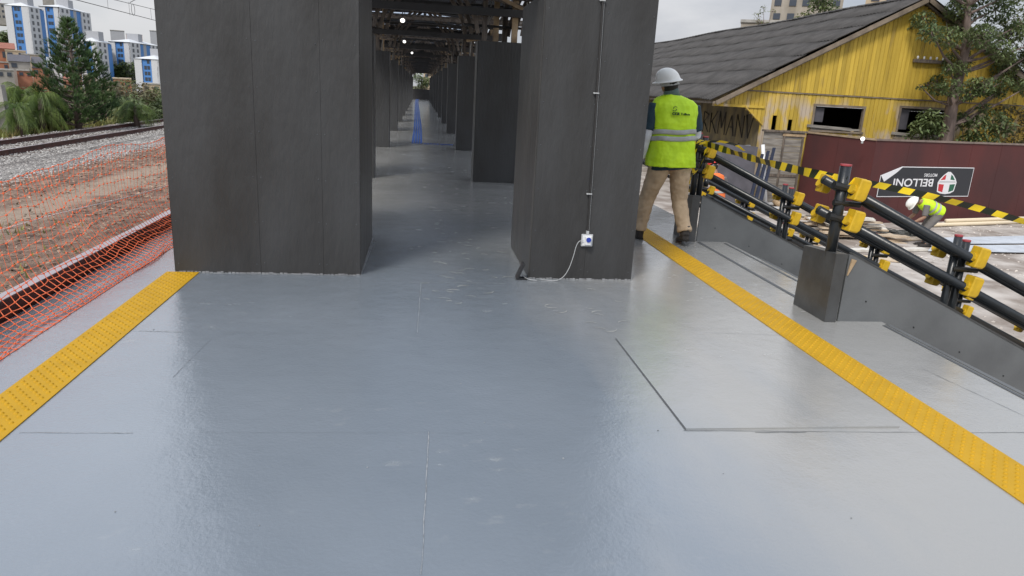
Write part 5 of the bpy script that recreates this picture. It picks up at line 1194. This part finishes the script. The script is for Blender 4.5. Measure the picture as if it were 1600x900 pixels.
# ------------------------------------------------------------------ people
M['skin'] = mat('skin', (.30, .17, .11), .5, var=.1); M['hair'] = mat('hair', (.012, .010, .009), .7)
M['vest'] = mat('hi_vis_vest', (.62, .92, .02), .6, col2=(.50, .78, .015), vscale=5, bump=.25, bscale=9); M['vest_o'] = mat('orange_vest', (.90, .19, .04), .6, var=.15)
M['refl'] = mat('reflective_band', (.42, .43, .42), .35, var=.15, vscale=20); M['navyc'] = mat('navy_shirt', (.018, .05, .075), .8, var=.3); M['whitec'] = mat('white_sleeve', (.66, .68, .72), .8, var=.12, vscale=9)
M['khaki'] = mat('khaki_trousers', (.54, .41, .275), .85, col2=(.43, .32, .21), vscale=7, bump=.35, bscale=10); M['boot'] = mat('boot_leather', (.04, .034, .03), .7, var=.4, vscale=20); M['helm'] = mat('white_helmet', (.82, .82, .78), .35)
M['greyc'] = mat('grey_cloth', (.16, .15, .145), .85, var=.2); M['redh'] = mat('red_cap', (.6, .03, .02), .5); M['bluec'] = mat('blue_trousers', (.02, .05, .25), .8)
TEX = bpy.data.textures.new('wrinkles', 'CLOUDS'); TEX.noise_scale = .11; TEX.noise_depth = 3
TEXF = bpy.data.textures.new('folds', 'CLOUDS'); TEXF.noise_scale = .055; TEXF.noise_depth = 2
def fuse(o, vox=.011, disp=0., sm=6, tex=None):
    r_ = o.modifiers.new('r', 'REMESH'); r_.mode = 'VOXEL'; r_.voxel_size = vox; r_.use_smooth_shade = True
    s_ = o.modifiers.new('s', 'SMOOTH'); s_.factor = .5; s_.iterations = sm
    if disp:
        d_ = o.modifiers.new('d', 'DISPLACE'); d_.texture = tex or TEX; d_.strength = disp; d_.mid_level = .5
    return o
def hand(m_, wrist, dirv, palm_n, s_=1.):
    w0, d, n_ = Vector(wrist), Vector(dirv).normalized(), Vector(palm_n).normalized(); sdv = d.cross(n_).normalized()
    m_.tube([w0 - d * .02, w0 + d * .03, w0 + d * .09], [(.026, .018), (.038, .016), (.040, .014)], 10, sx=tuple(sdv))
    for i, (off, l) in enumerate(((-.03, .065), (-.010, .078), (.011, .073), (.030, .058))):
        a = w0 + d * .085 + sdv * off; b = a + (d * .92 + n_ * .35) * l * .5; c = b + (d * .6 + n_ * .8) * l * .5; m_.tube([a - d * .01, b, c], [.0095, .009, .0075], 7)
    a = w0 + d * .03 - sdv * .03; m_.tube([a, a - sdv * .025 + d * .03 + n_ * .01, a - sdv * .03 + d * .06 + n_ * .025], [.012, .0105, .008], 7)
def person(base, rz, J, outfit, label, vox=.012):
    """J: joints in local space, +y is forward."""
    t = empty('person', base, rz); tag(t, label, 'person')
    V = {k: Vector(v) for k, v in J.items()}
    up = (V['neck'] - V['pelvis']).normalized(); fw = Vector((0, 1, 0)); 
    hd = (V['head'] - V['neck']).normalized()
    face = V['face'].normalized()
    b_ = MB()
    tor = [V['pelvis'] - up * .08, V['pelvis'] + up * .02, V['pelvis'].lerp(V['neck'], .35), V['pelvis'].lerp(V['neck'], .7), V['pelvis'].lerp(V['neck'], .9), V['neck']]
    b_.tube(tor, [(.13, .10), (.17, .12), (.16, .12), (.185, .12), (.15, .095), (.065, .06)], 18)
    b_.tube([V['neck'] - hd * .04, V['neck'] + hd * .09], [.06, .055], 12)
    hc = V['head']; b_.ball(hc, (.078, .098, .115), 18, 14); b_.ball(hc + face * .03 - hd * .06, (.055, .06, .055), 12, 8)   # skull, jaw
    b_.ball(hc + face * .103 - hd * .02, (.013, .018, .02), 8, 6)    # nose
    sdv = face.cross(hd).normalized()
    for s_ in (-1, 1): b_.ball(hc + sdv * s_ * .088 - hd * .022, (.014, .024, .036), 8, 6)
    for s_ in ('l', 'r'):
        b_.tube([V['sh_' + s_], V['sh_' + s_].lerp(V['el_' + s_], .5), V['el_' + s_], V['el_' + s_].lerp(V['wr_' + s_], .4), V['wr_' + s_]], [.055, .05, .042, .042, .029], 12)
        b_.tube([V['neck'].lerp(V['sh_' + s_], .25) - up * .06, V['sh_' + s_] - up * .02], [.05, .05], 10)
        hv = V['wr_' + s_] - V['el_' + s_]; hand(b_, V['wr_' + s_], hv, V.get('palm_' + s_, Vector((1 if s_ == 'l' else -1, .2, 0))))
        b_.tube([V['hip_' + s_], V['hip_' + s_].lerp(V['kn_' + s_], .5), V['kn_' + s_], V['kn_' + s_].lerp(V['an_' + s_], .35), V['an_' + s_]], [.085, .075, .055, .055, .038], 12)
        b_.tube([V['an_' + s_], V['toe_' + s_]], [.04, .03], 8)
    fuse(b_.build('body', M['skin'], t, smooth=True), .009, sm=3)
    e_ = MB()
    for s_ in (-1, 1): e_.ball(hc + sdv * s_ * .032 + face * .088 + hd * .012, .011, 8, 6)
    e_.build('eyes', M['hair'], t); MB().ball(hc + face * .086 - hd * .062, (.022, .012, .006), 8, 5).build('mouth', M['redcap'], t)
    # hair below helmet
    hm = MB(); hm.ball(hc - face * .028 - hd * .004, (.086, .094, .108), 16, 10); hm.build('hair', M['hair'], t, smooth=True)
    outfit(t, V, up, hd, face, sdv)
    return t
def trousers(t, V, m, rh=.145, rt=.108, rk=.088, ra=.078, disp=.03, hipw=.05):
    m_ = MB(); up = (V['neck'] - V['pelvis']).normalized(); wtop = V['pelvis'] + up * .1
    m_.tube([V['pelvis'] - up * .06, V['pelvis'] + up * .02, wtop], [(rh + hipw, rh - .005), (rh + hipw, rh - .01), (rh + hipw - .015, rh - .02)], 20)
    for s_ in ('l', 'r'):
        h, k_, a = V['hip_' + s_], V['kn_' + s_], V['an_' + s_]; m_.tube([h + Vector((0, 0, .02)), h.lerp(k_, .3), h.lerp(k_, .7), k_, k_.lerp(a, .35), k_.lerp(a, .75), k_.lerp(a, .93), a], [rt + .012, rt + .004, rk + .010, rk, rk * .98, ra * .96, ra * 1.05, ra * 1.0], 16)
    fuse(m_.build('trousers', m, t, smooth=True), .011, disp, 5, TEXF)
def boots(t, V, m):
    for s_ in ('l', 'r'):
        a, b = V['an_' + s_], V['toe_' + s_]; f = (b - a); f.z = 0; f.normalize(); heel = V.get('heel_' + s_, Vector((a.x, a.y, 0)) - f * .05)
        m_ = MB(); m_.tube([a + Vector((0, 0, .08)), a, a.lerp(heel, .45)], [.058, .055, .052], 12)
        hz = Vector((0, 0, .035)); m_.tube([heel + hz - f * .005, heel.lerp(b, .35) + hz * 1.15, heel.lerp(b, .75) + hz * .95, b + Vector((0, 0, .022)) + f * .02], [(.040, .040), (.050, .046), (.054, .038), (.036, .022)], 14)
        o = fuse(m_.build('boot', m, t, smooth=True), .009, .006, 3, TEXF)
        m2 = MB(); m2.tube([heel + Vector((0, 0, .010)) - f * .035, heel + Vector((0, 0, .010)), heel.lerp(b, .8) + Vector((0, 0, .010)), b + Vector((0, 0, .010)) + f * .05], [(.03, .011), (.045, .012), (.056, .012), (.03, .011)], 12); m2.build('sole', M['hair'], o)
def helmet(t, hc, hd, face, sdv, m, cap=False):
    base = hc + hd * .035; m_ = MB(); N = 24; rows = []
    for (h, r, rf) in ((-.012, 1.22, 1.30), (-.002, 1.20, 1.28), (.0, 1.04, 1.04), (.03, 1.03, 1.03), (.065, .95, .95), (.095, .78, .78), (.118, .5, .5), (.128, .2, .2), (.130, .01, .01)):
        row = []
        for k_ in range(N):
            a = 2 * pi * k_ / N; fx = cos(a); fy = sin(a); rr_ = r if fy < 0 else r + (rf - r) * fy + (.12 if (h < 0 and fy > .5) else 0)
            ridge = 1 + (.035 if (abs(fx) < .25 and .02 < h < .125) else 0)
            row.append(base + sdv * fx * .118 * rr_ + face * fy * .145 * rr_ + hd * h * 1.08 * ridge)
        rows.append(row)
    for i, row in enumerate(rows): m_.v += [tuple(q) for q in row]
    for i in range(len(rows) - 1):
        for k_ in range(N): m_.f.append((i * N + k_, i * N + (k_ + 1) % N, (i + 1) * N + (k_ + 1) % N, (i + 1) * N + k_)); m_.m.append(0)
    o = m_.build('helmet', m, t, smooth=True); s_ = o.modifiers.new('s', 'SOLIDIFY'); s_.thickness = .004; o.modifiers.new('u', 'SUBSURF').render_levels = 1
    if not cap:
        h_ = MB(); pts = [base - hd * .035 + sdv * cos(a) * .102 + face * sin(a) * .118 for a in [pi + pi * k_ / 12 for k_ in range(13)]]
        for a in range(12): h_.bar(pts[a], pts[a + 1], .006, .03, up=tuple(hd))
        h_.build('harness', M['grey_p'], o)

# --- walking worker
def outfit_main(t, V, up, hd, face, sdv):
    trousers(t, V, M['khaki'], .150, .112, .090, .080, .022, .075); boots(t, V, M['boot'])
    s_ = MB(); s_.tube([V['pelvis'] - up * .06, V['pelvis'] + up * .08, V['pelvis'].lerp(V['neck'], .6), V['pelvis'].lerp(V['neck'], .88), V['neck'] + up * .03], [(.245, .17), (.23, .165), (.22, .15), (.19, .12), (.07, .07)], 20)
    for q in ('l', 'r'): s_.tube([V['sh_' + q] + Vector((0, 0, .01)), V['sh_' + q].lerp(V['el_' + q], .5), V['sh_' + q].lerp(V['el_' + q], .86)], [.078, .076, .074], 14)
    fuse(s_.build('shirt', M['navyc'], t, smooth=True), .011, .018, 4)
    c_ = MB(); c_.tube([V['neck'] - up * .015, V['neck'] + up * .05, V['neck'] + up * .075], [.092, .080, .074], 18); c_.build('collar', mat('collar', (.10, .15, .14), .8), t, smooth=True)
    for q in ('l', 'r'): fuse(MB().tube([V['sh_' + q].lerp(V['el_' + q], .8), V['el_' + q], V['el_' + q].lerp(V['wr_' + q], .5), V['wr_' + q]], [.060, .054, .050, .038], 12).build('arm_sleeve', M['whitec'], t, smooth=True), .009, .010, 3, TEXF)
    vr = [(.01, .0, .865, .282, .205), (.008, .0, .95, .277, .20), (.0, 0, 1.08, .262, .19), (-.01, 0, 1.2, .252, .182), (-.012, 0, 1.34, .256, .178), (-.015, 0, 1.46, .262, .168), (-.02, .0, 1.53, .252, .152), (-.035, .0, 1.58, .21, .13), (-.05, .0, 1.615, .14, .105), (-.055, .0, 1.635, .09, .085)]
    vm = lofthull(vr, 32, 2.4); v_ = vm.build('vest', M['vest'], t, smooth=True); fuse(v_, .010, .030, 3)
    def ring(z0, z1, m, off, nm, par):
        def inter(z):
            for i in range(len(vr) - 1):
                if vr[i][2] <= z <= vr[i + 1][2]:
                    f = (z - vr[i][2]) / (vr[i + 1][2] - vr[i][2]); return [vr[i][k_] * (1 - f) + vr[i + 1][k_] * f for k_ in range(5)]
        r_ = MB(); n_ = 48; rows = []
        for q in range(4):
            z = z0 + (z1 - z0) * q / 3; x, y, _, rx, ry = inter(z); row = []
            for k_ in range(n_):
                a = 2 * pi * k_ / n_; c, s2 = cos(a), sin(a); wv = .004 * sin(a * 7 + z * 30); row.append((x + (rx + off + wv) * math.copysign(abs(c) ** (2 / 2.4), c), y + (ry + off + wv) * math.copysign(abs(s2) ** (2 / 2.4), s2), z + .012 * c + .004 * sin(a * 5)))
            rows.append(row)
        for row in rows: r_.v += row
        for i in range(3):
            for k_ in range(n_): r_.f.append((i * n_ + k_, i * n_ + (k_ + 1) % n_, (i + 1) * n_ + (k_ + 1) % n_, (i + 1) * n_ + k_)); r_.m.append(0)
        o = r_.build(nm, m, par, smooth=True); o.modifiers.new('s', 'SOLIDIFY').thickness = .003
    ring(1.155, 1.205, M['refl'], .010, 'reflective_band', v_); ring(1.225, 1.275, M['refl'], .010, 'reflective_band', v_)
    M['logo'] = mat('vest_print', (.05, .12, .03), .7)
    yb = -.178 - .008
    mw = Matrix.Translation((-.06, -.194, 1.44)) @ Matrix.Rotation(radians(90), 4, 'X'); text_mesh('lettering', 'CCR', .040, M['logo'], v_, mw, .008, .0012)
    mw = Matrix.Translation((.045, -.194, 1.44)) @ Matrix.Rotation(radians(90), 4, 'X'); text_mesh('lettering', 'Trilhos', .036, M['logo'], v_, mw, .008)
    lg_ = MB()
    for (cx_, cz_, a0, r_) in ((0, 0, .6, .026), (0, 0, 3.74, .026)):
        pts = [Vector((-.075 + cos(a0 + q * .26) * r_ * (1 - q * .035), -.190, 1.492 + sin(a0 + q * .26) * r_ * (1 - q * .035))) for q in range(11)]
        for q in range(10): lg_.bar(pts[q], pts[q + 1], .006, .008, up=(0, 1, 0))
    lg_.build('emblem', M['logo'], v_)
    helmet(t, V['head'], hd, face, sdv, M['helm'])
J1 = dict(pelvis=(.01, 0, .90), neck=(-.065, .0, 1.625), head=(-.10, .025, 1.748), face=(-.35, 1, -.05), sh_l=(-.225, 0, 1.52), el_l=(-.30, -.03, 1.20), wr_l=(-.325, .03, .94), sh_r=(.20, 0, 1.52), el_r=(.285, .02, 1.22), wr_r=(.20, .27, 1.10),
          hip_l=(-.105, .0, .86), kn_l=(-.165, .16, .48), an_l=(-.21, .20, .10), toe_l=(-.225, .42, .0), heel_l=(-.205, .15, 0), hip_r=(.125, 0, .86), kn_r=(.175, .03, .47), an_r=(.215, -.14, .15), toe_r=(.235, .06, .0), heel_r=(.215, -.19, .055), palm_l=(1, .2, 0), palm_r=(-.3, .2, -1))
person(Vector((2.775, 7.72, .004)), 0, J1, outfit_main, 'worker in lime safety vest, khaki trousers and white helmet walking away')
# --- bending worker in the yard
def simple_outfit(vm, sm, tm, hm, cross=False):
    def f(t, V, up, hd, face, sdv):
        trousers(t, V, tm, .125, .098, .08, .07, .02, .05); boots(t, V, M['boot'])
        s_ = MB(); s_.tube([V['pelvis'].lerp(V['neck'], .05), V['pelvis'].lerp(V['neck'], .5), V['pelvis'].lerp(V['neck'], .88), V['neck']], [(.20, .14), (.195, .14), (.18, .115), (.07, .07)], 18)
        for q in ('l', 'r'): s_.tube([V['sh_' + q], V['sh_' + q].lerp(V['el_' + q], .5), V['sh_' + q].lerp(V['el_' + q], .9)], [.075, .072, .066], 12)
        fuse(s_.build('shirt', sm, t, smooth=True), .014, .015, 4)
        n_ = V['pelvis']; k_ = V['neck']; rr_ = [(.225, .165), (.225, .165), (.215, .160), (.215, .155), (.19, .135), (.09, .09)]; fs = (-.05, .25, .5, .72, .9, 1.0)
        v_ = MB().tube([n_.lerp(k_, q) for q in fs], rr_, 22).build('vest', vm, t, smooth=True); fuse(v_, .013, .02, 3)
        for (a, b) in ((.22, .31), (.46, .55)): MB().tube([n_.lerp(k_, a), n_.lerp(k_, b)], [(.234, .174), (.232, .172)], 26, cap=False).build('reflective_band', M['refl'], v_, smooth=True)
        helmet(t, V['head'], hd, face, sdv, hm)
    return f
J2 = dict(pelvis=(0, -.20, .84), neck=(0, .26, 1.05), head=(0, .42, 1.04), face=(0, .35, -1), sh_l=(-.17, .20, 1.0), el_l=(-.22, .24, .72), wr_l=(-.16, .42, .58), sh_r=(.17, .20, 1.0), el_r=(.22, .24, .72), wr_r=(.16, .42, .58), hip_l=(-.1, -.18, .80), kn_l=(-.12, .08, .45), an_l=(-.12, -.05, .08), toe_l=(-.13, .16, 0), hip_r=(.1, -.18, .80), kn_r=(.12, .0, .44), an_r=(.13, -.12, .08), toe_r=(.14, .1, 0), palm_l=(.5, 0, -1), palm_r=(-.5, 0, -1))
f2 = at_z(1442, 384, ZR); person(Vector((f2.x, f2.y, ZR)), radians(83), J2, simple_outfit(M['vest'], M['greyc'], M['greyc'], M['helm']), 'worker in white helmet and yellow-green vest bending over below the black banner')
J3 = dict(pelvis=(0, 0, .92), neck=(-.05, .08, 1.50), head=(-.09, .16, 1.65), face=(-.2, .9, -.5), sh_l=(-.22, .06, 1.41), el_l=(-.26, .16, 1.13), wr_l=(-.15, .36, 1.0), sh_r=(.14, .06, 1.41), el_r=(.27, .10, 1.14), wr_r=(.24, .34, 1.02), hip_l=(-.1, 0, .80), kn_l=(-.12, .12, .45), an_l=(-.13, 0, .08), toe_l=(-.14, .22, 0), hip_r=(.1, 0, .80), kn_r=(.12, .1, .45), an_r=(.13, 0, .08), toe_r=(.14, .22, 0), palm_l=(.5, 0, -1), palm_r=(-.5, 0, -1))
f3 = at_y(1119, 300, 15.6); person(Vector((f3.x, 15.6, ZR)), radians(-8), J3, simple_outfit(M['vest_o'], M['greyc'], M['bluec'], M['redh']), 'worker in orange vest and red helmet stooping in the yard behind the railing')
print('orange at', f3, 'objects', len(COL.objects))
